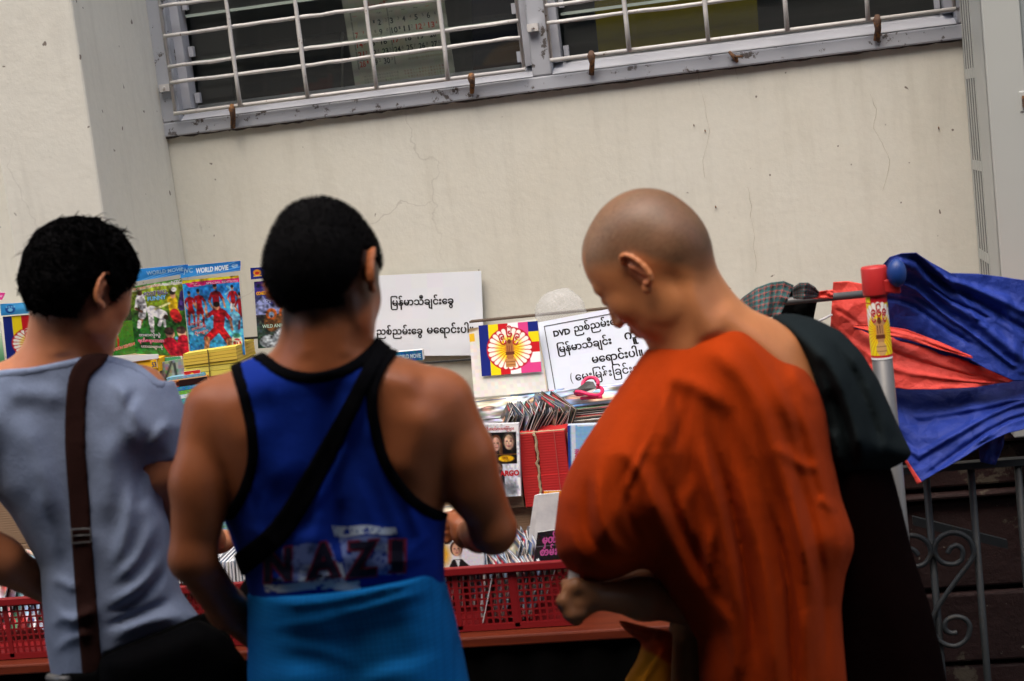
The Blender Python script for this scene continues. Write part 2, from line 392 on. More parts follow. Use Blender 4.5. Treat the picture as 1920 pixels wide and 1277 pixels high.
# window surround (painted plaster) on the wall face
fr = MB(); YF = -.018
zt = 2.95
zi = P(341, 227, YF)[2]
xi0, xi1 = P(338, 225, YF)[0], P(998, 136, YF)[0]
xj0, xj1 = P(1034, 132, YF)[0], P(1793, 33, YF)[0]
fr.box(XC+.002, XE, YF, .10, ZS, zi); fr.box(XC+.002, XE, YF, .10, zt, zt+.06)
fr.box(XC+.002, xi0, YF, .10, zi, zt); fr.box(xi1, xj0, YF, .10, zi, zt); fr.box(xj1, XE, YF, .10, zi, zt)
wf = fr.build('window_frame', MFRAME, bld, bevel=.004)
MGLASS = bpy.data.materials.new('louvre_glass'); MGLASS.use_nodes = True
t = MGLASS.node_tree; t.nodes.remove(t.nodes['Principled BSDF']); om = t.nodes['Material Output']
tr = t.nodes.new('ShaderNodeBsdfTransparent'); tr.inputs[0].default_value = (.93, .96, .94, 1)
gl = t.nodes.new('ShaderNodeBsdfGlossy'); gl.inputs['Roughness'].default_value = .06; fz = t.nodes.new('ShaderNodeFresnel'); fz.inputs[0].default_value = 1.5
mx = t.nodes.new('ShaderNodeMixShader'); t.links.new(fz.outputs[0], mx.inputs[0]); t.links.new(tr.outputs[0], mx.inputs[1]); t.links.new(gl.outputs[0], mx.inputs[2]); df = t.nodes.new('ShaderNodeBsdfDiffuse'); df.inputs[0].default_value = (.5, .52, .5, 1); dm = t.nodes.new('ShaderNodeMixShader'); dm.inputs[0].default_value = .045; t.links.new(mx.outputs[0], dm.inputs[1]); t.links.new(df.outputs[0], dm.inputs[2]); t.links.new(dm.outputs[0], om.inputs[0])
MGEDGE = new_mat('green_glass_edge', (.42, .50, .44), .25)
for (a, b) in ((xi0, xi1), (xj0, xj1)):
    sl = MB()                                              # sloping inner sill and slim jambs
    sl.raw([(a, YF+.001, zi+.001), (b, YF+.001, zi+.001), (b, .07, zi+.038), (a, .07, zi+.038), (a, .07, zi-.0), (b, .07, zi-.0)], [(0, 1, 2, 3), (3, 2, 5, 4), (0, 4, 5, 1)])
    sl.build('inner_sill', MSILL, wf)
    for xx in (a, b-.022):
        MB().box(xx, xx+.022, .012, .06, zi+.03, zt).build('inner_jamb', MSILL, wf)
    z = zi+.055
    ph = P(686, 75, .04)[2]
    z0 = ph-.115*3
    for k in range(13):
        zc = z0+.115*k
        if zc+.1 < zi+.03 or zc > zt-.05: continue
        g = MB(); zb = max(zc, zi+.03)
        g.raw([(a+.03, .045, zb), (b-.03, .045, zb), (b-.03, .075, zc+.13), (a+.03, .075, zc+.13)], [(0, 1, 2, 3)])
        po = g.build('glass_slat', MGLASS, wf)
        if zb == zc:
            MB().box(a+.03, b-.03, .038, .0449, zc-.0035, zc+.0035).build('glass_edge', MGEDGE, po) if False else MB().box(a+.03, b-.03, .038, .0449, zc-.0035, zc+.0035).build('glass_edge', MGEDGE, wf)
        for xx in (a+.028, b-.04):
            MB().box(xx, xx+.012, .03, .044, zc+.015, zc+.04).build('slat_clip', MSILL, wf)

# barred grilles standing just off the frame
YG = -.035
def grille(left, right, zbot, hz, vx, tabs, lugs):
    xl, xr = P(*left, YG)[0], P(*right, YG)[0]; zb = P(*zbot, YG)[2]
    g = MB(); g.tube([(xl, YG, 2.9), (xl, YG, zb), ], .0045, 6); g.tube([(xr, YG, 2.9), (xr, YG, zb)], .0045, 6)
    g.tube([(xl-.003, YG-.001, zb), (xr+.003, YG-.001, zb)], .0055, 6); g.tube([(xl, YG, 2.9), (xr, YG, 2.9)], .005, 6)
    G = g.build('window_grille', MBAR, bld, True)
    zs = [zb+d for d in hz]; zz_ = zs[-1]
    while zz_+.17 < 2.85: zs += [zz_+.1, zz_+.17]; zz_ += .17
    for z in zs:
        n = 24; pts = [(xl+(xr-xl)*i/n, YG-.003+random.uniform(-.0008, .0008), z+random.uniform(-.0012, .0012)) for i in range(n+1)]
        MB().tube(pts, .0048, 7, jit=.16).build('grille_bar', MBAR, G, True)
    for p in vx:
        x = P(*p, YG)[0]; pts = [(x+random.uniform(-.0008, .0008), YG-.011, zb-.004+(2.9-zb)*i/14) for i in range(15)]
        MB().tube(pts, .0054, 7, jit=.14).build('grille_bar', MBAR, G, True)
    for (u, v0, v1) in tabs:                              # rusty hold-downs
        a, b = P(u, v0, YG), P(u, v1, YF-.006)
        MB().tube([a+[0, -.004, .004], a+[0, -.01, -.006], (a+b)/2+[.002, -.004, 0], b], [.006, .0085, .007, .0065], 7, jit=.25).build('rusty_bracket', MRUST, G, True)
    for (u, v) in lugs:
        c = P(u, v, YF-.003); MB().box(c[0]-.013, c[0]+.013, YG, YF-.0005, c[2]-.009, c[2]+.009).tube([c+[0, -.02, 0], c+[0, -.012, 0]], .003, 6).build('fixing_lug', MBAR, G)
sc_ = 3.70/FPX
grille((329, 213), (982, 124), (329, 213), [58*sc_, 88*sc_, 146*sc_, 201*sc_], [(453, 195), (578, 177), (707, 160), (841, 142)], [(436, 200, 240), (885, 142, 174)], [(312, 165), (1000, 52)])
grille((1034, 113), (1789, 12), (1034, 113), [66*sc_, 97*sc_, 160*sc_], [(1180, 92), (1328, 73), (1476, 54), (1627, 33)], [(1109, 100, 140), (1644, 33, 76)], [])
c = P(1378, 106, YF); MB().tube([c+[-.012, -.012, .012], c+[0, -.004, -.004], c+[.004, .001, -.012]], [.003, .006, .004], 6, jit=.2).tube([c+[-.004, -.006, .0], c+[.018, -.022, -.002]], .0026, 6).build('bent_nail', MRUST, bld, True)

gj = [(XC+.004+(XE-XC-.008)*i/120, YF*.4-.004, ZS-.0012+random.uniform(-.0016, .0016)) for i in range(121)]
MB().tube(gj, [random.uniform(.0012, .0040) for _ in gj], 6).build('grimy_joint', new_mat('black_grime', (.045, .035, .03), .95), wf, True)
gj = [(XC+.004+random.uniform(-.001, .001), -.003, 1.0+(ZS-1.0)*i/50) for i in range(51)]
MB().tube(gj, [random.uniform(.0005, .0022) for _ in gj], 5).build('grimy_joint', bpy.data.materials['black_grime'], wf, True)
# room behind the windows
rm = MB()
rm.box(-3.2, 2.2, 1.6, 1.65, 1.0, 3.4).box(-3.2, 2.2, .23, 1.6, .95, 1.0).box(-3.2, 2.2, .23, 1.6, 3.4, 3.45).box(-3.25, -3.2, .23, 1.6, 1.0, 3.4).box(2.2, 2.25, .23, 1.6, 1.0, 3.4)
setp(rm.build('room_interior', MROOM), 'dim room behind the barred windows', kind='structure')
# calendar behind the glass
cv = Cv(96, 128, (196, 198, 180)); cv.noise(.012, 6)
def cal():
    K = (70, 75, 75); R = (190, 80, 65)
    cv.rect(.05, .27, .93, .275, K); cv.ell(.5, .13, .3, .09, (150, 130, 90), .1); cv.rect(.05, .82, .93, .823, K); cv.rect(.05, .27, .054, .82, K); cv.rect(.926, .27, .93, .82, K)
    for r in range(6):
        for c_ in range(7):
            x = .065+c_*.122; y = .345+r*.077
            cv.rect(x, y, x+.11, y+.003, (120, 125, 120)); cv.rect(x, y, x+.004, y+.07, (120, 125, 120))
    for q in range(6): cv.script(.1, .45, .86+q*.024, .014, (130, 130, 120), 14)
    for q in range(6): cv.script(.5, .9, .86+q*.024, .014, (150, 110, 90), 14)
    cv.script(.56, .9, .735, .02, (150, 140, 115), 18); cv.script(.56, .9, .77, .02, (150, 140, 115), 18)
cal()
R_, K_ = (200, 70, 55), (45, 55, 60)
T = [('APRIL', .60, .325, .76, .045, R_, .02), ('2013', .80, .32, .91, .045, K_, .02), ('မတ်လ - ဧပြီ', .2, .325, .45, .035, R_, .01)]
day = 1
for r in range(6):
    for c_ in range(7):
        if r == 0 and c_ == 0: continue
        if day > 30: break
        x = .075+c_*.122; y = .475+r*.077
        red = c_ == 0 or day in (12, 13, 17)
        T.append((str(day), x+.004, y, x+(.035 if day < 10 else .065), .062, R_ if red else K_, .02))
        T.append((str(day % 9), x+.078, y-.02, x+.096, .035, R_ if red else (100, 105, 105), 0))
        day += 1
    else: continue
    break
for c_, d in enumerate(['SUN', 'MON', 'TUE', 'WED', 'THU', 'FRI', 'SAT']): T.append((d, .08+c_*.122, .385, .12+c_*.122, .015, R_ if c_ in (0, 6) else K_))
xl, xr = P(657, 0, .1)[0]+.0, P(868, 0, .1)[0]; zb = P(680, 178, .1)[2]; zt_ = P(760, -75, .1)[2]
bt = P(668, 160, .1)[0]
card('wall_calendar', [(bt-.012, .1, zt_), (bt+.245, .1, zt_), (bt+.255, .1, zb+.006), (bt-.002, .1, zb)], cv, None, 'paper calendar for April 2013 with black and red dates behind the left window', 'calendar', mat=MPAPER, texts=T, warp=.0015)
cv = Cv(24, 24, (150, 138, 30)); cv.noise(.01, 3)
cv.grad(0, 1, (150, 138, 30), (138, 126, 28)); 
card('yellow_board', [P(1118, 8, .11)+[0, 0, .25], P(1424, -28, .11)+[0, 0, .25], P(1424, 78, .11), P(1124, 118, .11)], cv, None, 'plain olive yellow board standing behind the right barred window', 'board', mat=MPAPER, thick=.012)
cv = Cv(32, 40, (22, 28, 48)); cv.ell(.6, .95, .5, .28, (96, 66, 22)); cv.grad(.86, 1, (60, 30, 16), (40, 20, 12))
card('dark_poster', [P(882, -60, .25), P(1020, -75, .25), P(1020, 140, .25), P(888, 155, .25)], cv, None, 'dark blue poster with an orange disc inside the left window beside the calendar', 'poster', mat=MPAPER)
cv = Cv(32, 24, (30, 33, 35)); cv.poly([(.1, .9), (.9, .6), (.95, 1), (.1, 1)], (70, 22, 18))
card('leaning_folder', [P(430, 90, .3), P(640, 60, .3), P(640, 190, .3), P(440, 215, .3)], cv, None, 'grey folder with a red corner leaning inside the left window', 'folder', mat=MPAPER, thick=.02)

MCRK = new_mat('crack_line', (.44, .41, .34), .95)  # tan tone of the thin lines laid along the plaster cracks
for pts in ([(1403, 350), (1409, 385), (1407, 410), (1414, 440), (1412, 462), (1418, 492), (1416, 520)], [(1632, 176), (1643, 205), (1638, 240), (1655, 268), (1668, 300), (1662, 330), (1650, 372)], [(1306, 130), (1312, 160), (1322, 205), (1330, 246), (1318, 300), (1322, 350)], [(1378, 122), (1382, 140), (1383, 152)]):
    w_ = [P(u+random.uniform(-1.5, 1.5), v, -.0002) for (a, b) in zip(pts[:-1], pts[1:]) for u, v in ((a[0]+(b[0]-a[0])*t, a[1]+(b[1]-a[1])*t) for t in (0, .33, .66))]
    MB().tube(w_, [random.uniform(.0002, .0006) for _ in w_], 4).build('hairline_crack', MCRK, bld)
for (u, v, r) in ((312, 308, .004), (316, 335, .0065), (311, 262, .003), (300, 242, .004), (233, 62, .0035), (209, 77, .0035), (1342, 388, .003), (1322, 245, .003), (1301, 235, .0025), (1760, 240, .003)):
    c = P(u, v, -.001) if u > 305 else P(u, v, -.1)
    if u <= 305: c = P(u, v, PILY*(305-u)/150); c[0] = XC+.001
    MB().tube([c+[0, -.001, r], c+[0, -.003, 0], c+[r*.2, -.001, -r*1.2]], [r*.3, r*.6, r*.25], 6, jit=.3).build('rusty_stub', MRUST, bld, True)
# tall cabinet at the right
XCB = P(1838, 500, -.02)[0]; YCB = -.34
cab = thing('metal_cabinet', 'tall off-white metal cabinet with slotted side standing against the wall at right', 'cabinet', (XCB+.3, -.2, .965))
cz0, cz1 = .9655, 3.2
body = MB(); body.box(XCB+.012, XCB+.9, YCB+.012, -.003, cz0, cz1).build('body', MCAB2, cab)
side = MB(); ys = [-.022, -.060, -.098, -.136, -.174]
MB().box(XCB, XCB+.0115, YCB, -.178, cz0, cz1).build('side_panel', MCAB, cab, bevel=.003)
zc = P(1826, 137, -.08)[2]; step = .205
z = zc-step*6
while z < cz0+.02: z += step
k = 0
gm = MB()
while z < cz1:
    gm.box(XCB-.0002, XCB+.0012, -.178, -.004, max(z-.011, cz0+.001), z+.011); z += step
for y in ys: gm.box(XCB-.0008, XCB+.0014, y-.006, y+.006, cz0+.001, cz1-.001)
gm.box(XCB, XCB+.0013, -.021, -.004, cz0, cz1)
gm.build('side_grille', MCAB, cab)
MB().box(XCB+.0016, XCB+.0119, -.1775, -.022, cz0+.002, cz1-.002).build('slot_shade_sheet', MDARK, cab)  # near-black sheet puts the shade inside the slots into colour
MB().box(XCB, XCB+.075, YCB-.012, YCB+.0118, cz0, cz1).build('corner_strip', MCAB, cab, bevel=.003)
MB().box(XCB+.076, XCB+.9, YCB-.004, YCB+.0115, cz0, cz1).build('door', MCAB2, cab, bevel=.003)
c = P(1921, 190, YCB-.006); MB().box(c[0]-.012, c[0]+.03, YCB-.014, YCB-.0045, c[2]-.022, c[2]+.022).build('latch_plate', MCAB, cab, bevel=.003)
MB().box(c[0]-.006, c[0]+.03, YCB-.018, YCB-.0145, c[2]-.012, c[2]+.012).build('latch_keeper', MRUST, cab)

# wrought iron fence
YI = -.50
fence = thing('iron_fence', 'grey painted wrought iron fence with scrolls in front of the dark red plinth', 'fence', (P(1800, 1200, YI)[0], YI, 0))
zr = P(1800, 873, YI)[2]
MB().box(-.1, 1.4, YI-.012, YI+.012, zr-.007, zr+.007).build('top_rail', MIRON, fence)
MB().box(-.1, 1.4, YI-.012, YI+.012, .08, .095).build('bottom_rail', MIRON, fence)
def vbar(u, v, top=True):
    x = P(u, v, YI)[0]; MB().tube([(x, YI, .0), (x, YI, .4), (x, YI, zr+(.0 if top else .05))], .0075, 8, jit=.06).build('bar', MIRON, fence, True); return x
xa = vbar(1745, 1000); xb = vbar(1830, 1000); xc = vbar(1918, 1000); xd = xa-(xb-xa)
for k in (-1, -2): MB().tube([(xa+k*(xb-xa), YI, 0), (xa+k*(xb-xa), YI, zr)], .0075, 8).build('bar', MIRON, fence, True)
for k in (1, 2, 3, 4, 5): MB().tube([(xc+k*(xb-xa), YI, 0), (xc+k*(xb-xa), YI, zr)], .0075, 8).build('bar', MIRON, fence, True)
def scroll(pts, mirror_about=None):
    w = []
    for (u, v) in pts:
        p = P(u, v, YI-.012)
        if mirror_about is not None: p[0] = 2*mirror_about-p[0]
        w.append(p)
    q = []
    for i in range(len(w)-1):                       # Catmull-Rom
        p0, p1, p2, p3 = w[max(i-1, 0)], w[i], w[i+1], w[min(i+2, len(w)-1)]
        for k in range(4):
            t = k/4; q.append(.5*((2*p1)+(-p0+p2)*t+(2*p0-5*p1+4*p2-p3)*t*t+(-p0+3*p1-3*p2+p3)*t**3))
    q.append(w[-1]); MB().tube(q, .0055, 8, jit=.06).build('scroll', MIRON, fence, True)
Z6 = lambda x, y: (1640+x*.358, 820+y*.358)
S = [Z6(382, 608), Z6(398, 580), Z6(430, 566), Z6(460, 590), Z6(455, 640), Z6(415, 664), Z6(355, 655), Z6(315, 605), Z6(325, 545), Z6(370, 508), Z6(430, 500), Z6(490, 530), Z6(518, 590), Z6(508, 640),
     Z6(460, 705), Z6(390, 800), Z6(330, 890), Z6(300, 960), Z6(312, 1030), Z6(360, 1080), Z6(430, 1092), Z6(485, 1050), Z6(498, 990), Z6(470, 950), Z6(420, 940), Z6(375, 960), Z6(368, 1000), Z6(395, 1024), Z6(432, 1022)]
scroll(S); scroll(S[:16], xa); scroll(S, xc-.001)
a = P(1712, 985, YI+.2); b = P(1890, 1030, YI+.2)
MB().obox(a, b-a, [0, .012, 0], [0, 0, .02]).build('flat_brace', MIRON, fence)

# ================================================================== STALL STRUCTURE
def curve_eval(pts, t):
    pts = np.array(pts, float); d = np.r_[0, np.cumsum(np.linalg.norm(np.diff(pts[:, :2], axis=0), axis=1))]; d /= d[-1]
    return np.stack([np.interp(t, d, pts[:, k]) for k in range(pts.shape[1])], -1)
def smooth_noise(u, v, seed, freq):
    r = np.random.default_rng(seed); out = np.zeros_like(u)
    for k in range(10):
        a = r.uniform(0, 2*np.pi); f = freq*r.uniform(.5, 1.6); out += np.sin(u*f*np.cos(a)+v*f*np.sin(a)+r.uniform(0, 6))*r.uniform(.3, 1)
    return out/4
def crumple(u, v, seed, n=20):
    """creased sheet: several ridged plane waves"""
    r = np.random.default_rng(seed); out = np.zeros_like(u)
    for k in range(n):
        a = r.uniform(0, 2*np.pi); f = r.uniform(5, 34); ph = r.uniform(0, 6)
        x = u*f*np.cos(a)+v*f*np.sin(a)+ph+1.2*np.sin(u*3+v*4+k); out += np.abs(((x/(2*np.pi)) % 1)-.5)/f*6
    return out/n
def coons(name, top, right, bottom, left, mats, parent=None, nu=90, nv=50, amp=.02, seed=1, folds=(), thick=.0012, noise=.006, sag=None, uv=True):
    """sheet between four measured boundary curves; points are (u, v, Y)"""
    s = np.linspace(0, 1, nu); t = np.linspace(0, 1, nv)
    T, B = curve_eval(top, s), curve_eval(bottom, s); L, R = curve_eval(left, t), curve_eval(right, t)
    S_, T_ = np.meshgrid(s, t)
    g = (1-T_)[..., None]*T[None]+T_[..., None]*B[None]+(1-S_)[..., None]*L[:, None]+S_[..., None]*R[:, None]
    g -= ((1-S_)*(1-T_))[..., None]*T[0]+(S_*(1-T_))[..., None]*T[-1]+((1-S_)*T_)[..., None]*B[0]+(S_*T_)[..., None]*B[-1]
    D = crumple(S_*2.2, T_*1.6, seed)*amp+smooth_noise(S_*8, T_*8, seed+1, 1.5)*noise
    for (s0, t0, s1, t1, sg, a) in folds:
        dx, dy = s1-s0, t1-t0; q = np.clip(((S_-s0)*dx+(T_-t0)*dy)/(dx*dx+dy*dy), 0, 1)
        d = ((S_-s0)*dy-(T_-t0)*dx)/math.hypot(dx, dy); fade = np.clip(np.minimum(q*4, 1), 0, 1)
        D += a*np.exp(-(np.hypot(S_-s0-q*dx, T_-t0-q*dy)/sg)**2)
    fl = g.reshape(-1, 3); Dl = D.ravel()
    v = [P(p[0], p[1], p[2]-d) for p, d in zip(fl, Dl)]
    idx = np.arange(nu*nv).reshape(nv, nu)
    f = np.stack([idx[:-1, :-1], idx[1:, :-1], idx[1:, 1:], idx[:-1, 1:]], -1).reshape(-1, 4)
    me = mesh_from(v, f, name); 
    if uv:
        ul = me.uv_layers.new(name='UV'); li = np.empty(len(me.loops), int); me.loops.foreach_get('vertex_index', li)
        ul.data.foreach_set('uv', np.c_[S_.ravel()[li], T_.ravel()[li]].ravel())
    o = link(name, me, mats, parent, True)
    md = o.modifiers.new('thickness', 'SOLIDIFY'); md.thickness = thick; md.offset = 0
    if isinstance(mats, (list, tuple)) and len(mats) > 1: md.material_offset = 1
    return o
def tarpmat(name, col):
    m = new_mat(name, col, .55, Specular_IOR_Level=.3); n = N(m)
    c = n.mix(n.ramp(n.noise(9, 5), [(.3, g3(0)), (.7, g3(1))]), tuple(x*.85 for x in col), tuple(min(1, x*1.15+.004) for x in col))
    c = n.mix(n.ramp(n.noise(35, 7, .7), [(.60, g3(0)), (.72, g3(.35))]), c, tuple(min(1, x*1.5+.03) for x in col)); n.color(c)
    w = n.n('ShaderNodeTexWave'); w.inputs['Scale'].default_value = 160; w.inputs['Distortion'].default_value = 1; n.l(n.coord(), w.inputs['Vector'])
    vo = n.n('ShaderNodeTexVoronoi', feature='DISTANCE_TO_EDGE'); vo.inputs['Scale'].default_value = 17; n.l(n.coord(), vo.inputs['Vector']); v2 = n.n('ShaderNodeTexVoronoi', feature='F1'); v2.inputs['Scale'].default_value = 34; n.l(n.coord(), v2.inputs['Vector'])
    b = n.bump(v2.outputs['Distance'], .35, .010, n.bump(vo.outputs['Distance'], .5, .02, n.bump(n.noise(26, 7, .72), .8, .006))); n.normal(n.bump(w.outputs['Fac'], .12, .0006, b)); return m
MTB = tarpmat('blue_tarpaulin', (.012, .035, .26)); MTR = tarpmat('red_tarpaulin', (.80, .075, .055))
tp = thing('tarpaulin', 'crumpled blue and red plastic tarpaulin bundled over the rail beside the pole', 'tarpaulin', P(1780, 700, -.55))
coons('blue_sheet', [(1652, 500, -.60), (1668, 482, -.62), (1690, 475, -.64), (1718, 474, -.63), (1745, 492, -.60), (1782, 512, -.58), (1830, 513, -.56), (1880, 519, -.54), (1990, 536, -.52)],
      [(1990, 536, -.52), (1990, 715, -.50)], [(1640, 612, -.52), (1700, 622, -.55), (1745, 640, -.57), (1800, 664, -.58), (1850, 692, -.58), (1900, 714, -.57), (1990, 715, -.5)],
      [(1652, 500, -.60), (1645, 560, -.54), (1640, 612, -.52)], [MTB, MTR], tp, 150, 90, .045, 3,
      [(.1, .1, .95, .9, .05, .014), (.2, .05, 1, .62, .04, -.014), (.08, .35, .75, .85, .02, .010), (.25, .02, .9, .35, .04, .012), (.02, .55, .5, .8, .03, -.010), (.3, .3, .6, .45, .02, -.010), (.4, .1, .55, .5, .02, .008), (.7, .2, .8, .9, .03, .008)], noise=.006)
coons('red_sheet', [(1562, 529, -.50), (1590, 527, -.50), (1622, 533, -.50), (1660, 560, -.50), (1700, 600, -.51), (1800, 650, -.53), (1870, 690, -.54), (1905, 713, -.54)],
      [(1905, 713, -.54), (1890, 717, -.56), (1870, 718, -.56)], [(1556, 640, -.46), (1590, 690, -.5), (1640, 722, -.55), (1700, 730, -.57), (1760, 730, -.58), (1830, 726, -.57), (1870, 718, -.56)],
      [(1562, 529, -.50), (1559, 580, -.50), (1556, 640, -.46)], [MTR, MTB], tp, 110, 60, .03, 11, [(.05, .7, .9, .75, .04, .005), (.05, .45, .8, .55, .03, -.005)], noise=.003)
coons('red_fold', [(1600, 610, -.535), (1640, 608, -.55), (1700, 618, -.575), (1760, 640, -.59), (1822, 668, -.60)], [(1822, 668, -.6), (1824, 672, -.6)],
      [(1601, 613, -.535), (1640, 624, -.56), (1700, 636, -.58), (1760, 655, -.60), (1824, 672, -.6)], [(1600, 610, -.535), (1601, 613, -.535)], [MTR, MTB], tp, 60, 12, .006, 5)
coons('fold_lining', [(1600, 611, -.520), (1640, 622, -.53), (1700, 634, -.545), (1760, 653, -.555), (1850, 685, -.56)], [(1850, 685, -.56), (1852, 690, -.56)],
      [(1601, 614, -.52), (1640, 633, -.52), (1700, 650, -.535), (1760, 667, -.55), (1852, 690, -.56)], [(1600, 611, -.520), (1601, 614, -.52)], [MTB, MTB], tp, 50, 8, .003, 6)
coons('blue_skirt', [(1640, 722, -.48), (1665, 726, -.50), (1750, 726, -.50), (1850, 716, -.50), (1905, 706, -.50), (1990, 700, -.48)], [(1990, 700, -.48), (1990, 790, -.52)],
      [(1668, 845, -.58), (1695, 860, -.60), (1725, 905, -.62), (1760, 884, -.63), (1800, 862, -.62), (1850, 830, -.60), (1890, 812, -.58), (1990, 790, -.52)], [(1640, 722, -.48), (1655, 790, -.55), (1668, 845, -.58)],
      [MTB, MTR], tp, 120, 70, .035, 8, [(.25, .3, .9, .45, .05, .012), (.15, .75, .8, .5, .04, .012), (.3, .95, .9, .7, .04, -.010), (.5, .1, .6, .9, .05, .010)], noise=.006)
coons('red_hem', [(1692, 856, -.605), (1697, 858, -.61)], [(1697, 858, -.61), (1728, 904, -.63)], [(1720, 908, -.625), (1728, 904, -.63)], [(1692, 856, -.605), (1720, 908, -.625)], [MTR, MTR], tp, 4, 20, 0, 4, noise=0)
coons('blue_corner', [(1830, 800, -.52), (1885, 790, -.52)], [(1885, 790, -.52), (1882, 835, -.53), (1866, 872, -.54)], [(1838, 866, -.54), (1866, 872, -.54)], [(1830, 800, -.52), (1838, 866, -.54)], [MTB, MTB], tp, 12, 12, .01, 9)

# pole with red clamp, knob and wrapped sticker
YP = -.70
ptop, pbot = P(1638, 505, YP), P(1655, 700, YP); px, pz = ptop[0], ptop[2]; px2 = P(1660, 760, YP)[0]
MSTEEL = paint('dull_steel_tube', (.10, .10, .10), (.12, .10, .09), .35, .66, 30, .1); 
MREDP = paint('red_plastic', (.50, .02, .02), (.3, .02, .02), .45, .8, 20, .1)
MBLUEP = new_mat('blue_plastic', (.006, .04, .20), .45)
pole = thing('market_pole', 'steel stall pole with red clamp, blue knob and a wrapped sticker beside the tarpaulin', 'pole', (px, YP, 0))
MB().tube([(px2+.012, YP, 0), (px, YP, pz+.0)], .0195, 20).build('tube', MSTEEL, pole, True)
ax = np.array([px-(px2+.012), 0, pz]); ax /= np.linalg.norm(ax)
tt = np.array([px, YP, pz])
tb = MB(); tb.tube([tt-ax*.050, tt-ax*.046, tt+ax*.002, tt+ax*.006], [.0235, .0245, .0245, .0225], 20); tb.build('clamp', MREDP, pole, True)
MB().obox(tt-ax*.045+[.012, -.018, 0], [.033, 0, -.004], [0, .03, 0], [0, 0, .026]).build('clamp_ear', MREDP, pole, bevel=.003)
kc = P(1681, 512, YP-.02)
MB().tube([tt-ax*.02+[.02, 0, 0], kc+[.01, 0, 0]], .004, 8).build('knob_screw', MSTEEL, pole, True)
bm = bmesh.new(); bmesh.ops.create_icosphere(bm, subdivisions=3, radius=.0235); me = bpy.data.meshes.new('knob')
for v_ in bm.verts: v_.co = Vector((v_.co.x*.78, v_.co.y*.8, v_.co.z*(1.15+.05*math.sin(v_.co.x*90)))) + Vector(kc)
bm.to_mesh(me); link('knob', me, MBLUEP, pole, True)
def flagcv(w=80, h=72, plain=False):
    cv = Cv(w, h, (30, 50, 130))
    cols = [(22, 38, 125), (245, 222, 20), (205, 25, 35), (250, 250, 250), (225, 70, 140)]
    for i, c in enumerate(cols): cv.rect(i*.165, 0, (i+1)*.165+.01, 1, c)
    cv.rect(.66, 0, .83, 1, (225, 70, 140))
    for i, c in enumerate(cols): cv.rect(.825, i*.2, 1, (i+1)*.2, c)
    k = w/h; cx, cy = .50, .50; R = .385
    cv.ell(cx, cy, R, R*k*1.0, (195, 20, 35))
    for i in range(24):
        a = i*math.pi/12
        cv.line(cx+.15*math.cos(a), cy+.15*math.sin(a)*k, cx+(R-.055)*math.cos(a), cy+(R-.055)*math.sin(a)*k, .014, (250, 248, 235), .037)
    yy = np.hypot(cv.X-cx, (cv.Y-cy)/k); m = np.clip((.27-yy)/.12, 0, 1); cv.put(m, (250, 225, 30))
    for i in range(24):
        a = (i+.5)*math.pi/12; cv.line(cx, cy, cx+(R-.07)*math.cos(a), cy+(R-.07)*math.sin(a)*k, .005, (205, 80, 25))
    B = (176, 112, 62); Dk = (110, 55, 30)
    cv.rect(cx-.062, cy-.13, cx+.062, cy+.07, B); cv.ell(cx-.05, cy-.13, .03, .04, B); cv.ell(cx+.05, cy-.13, .03, .04, B); cv.ell(cx, cy-.14, .03, .045, Dk)
    for q in (-.03, .0, .03): cv.rect(cx+q-.006, cy-.06, cx+q+.004, cy+.06, Dk)
    cv.rect(cx-.075, cy+.06, cx+.075, cy+.12, Dk); cv.rect(cx-.055, cy+.12, cx+.055, cy+.2, B); cv.rect(cx-.08, cy+.2, cx+.08, cy+.36, (200, 140, 80)); cv.rect(cx-.08, cy+.25, cx+.08, cy+.265, Dk); cv.rect(cx-.08, cy+.31, cx+.08, cy+.32, Dk)
    return cv
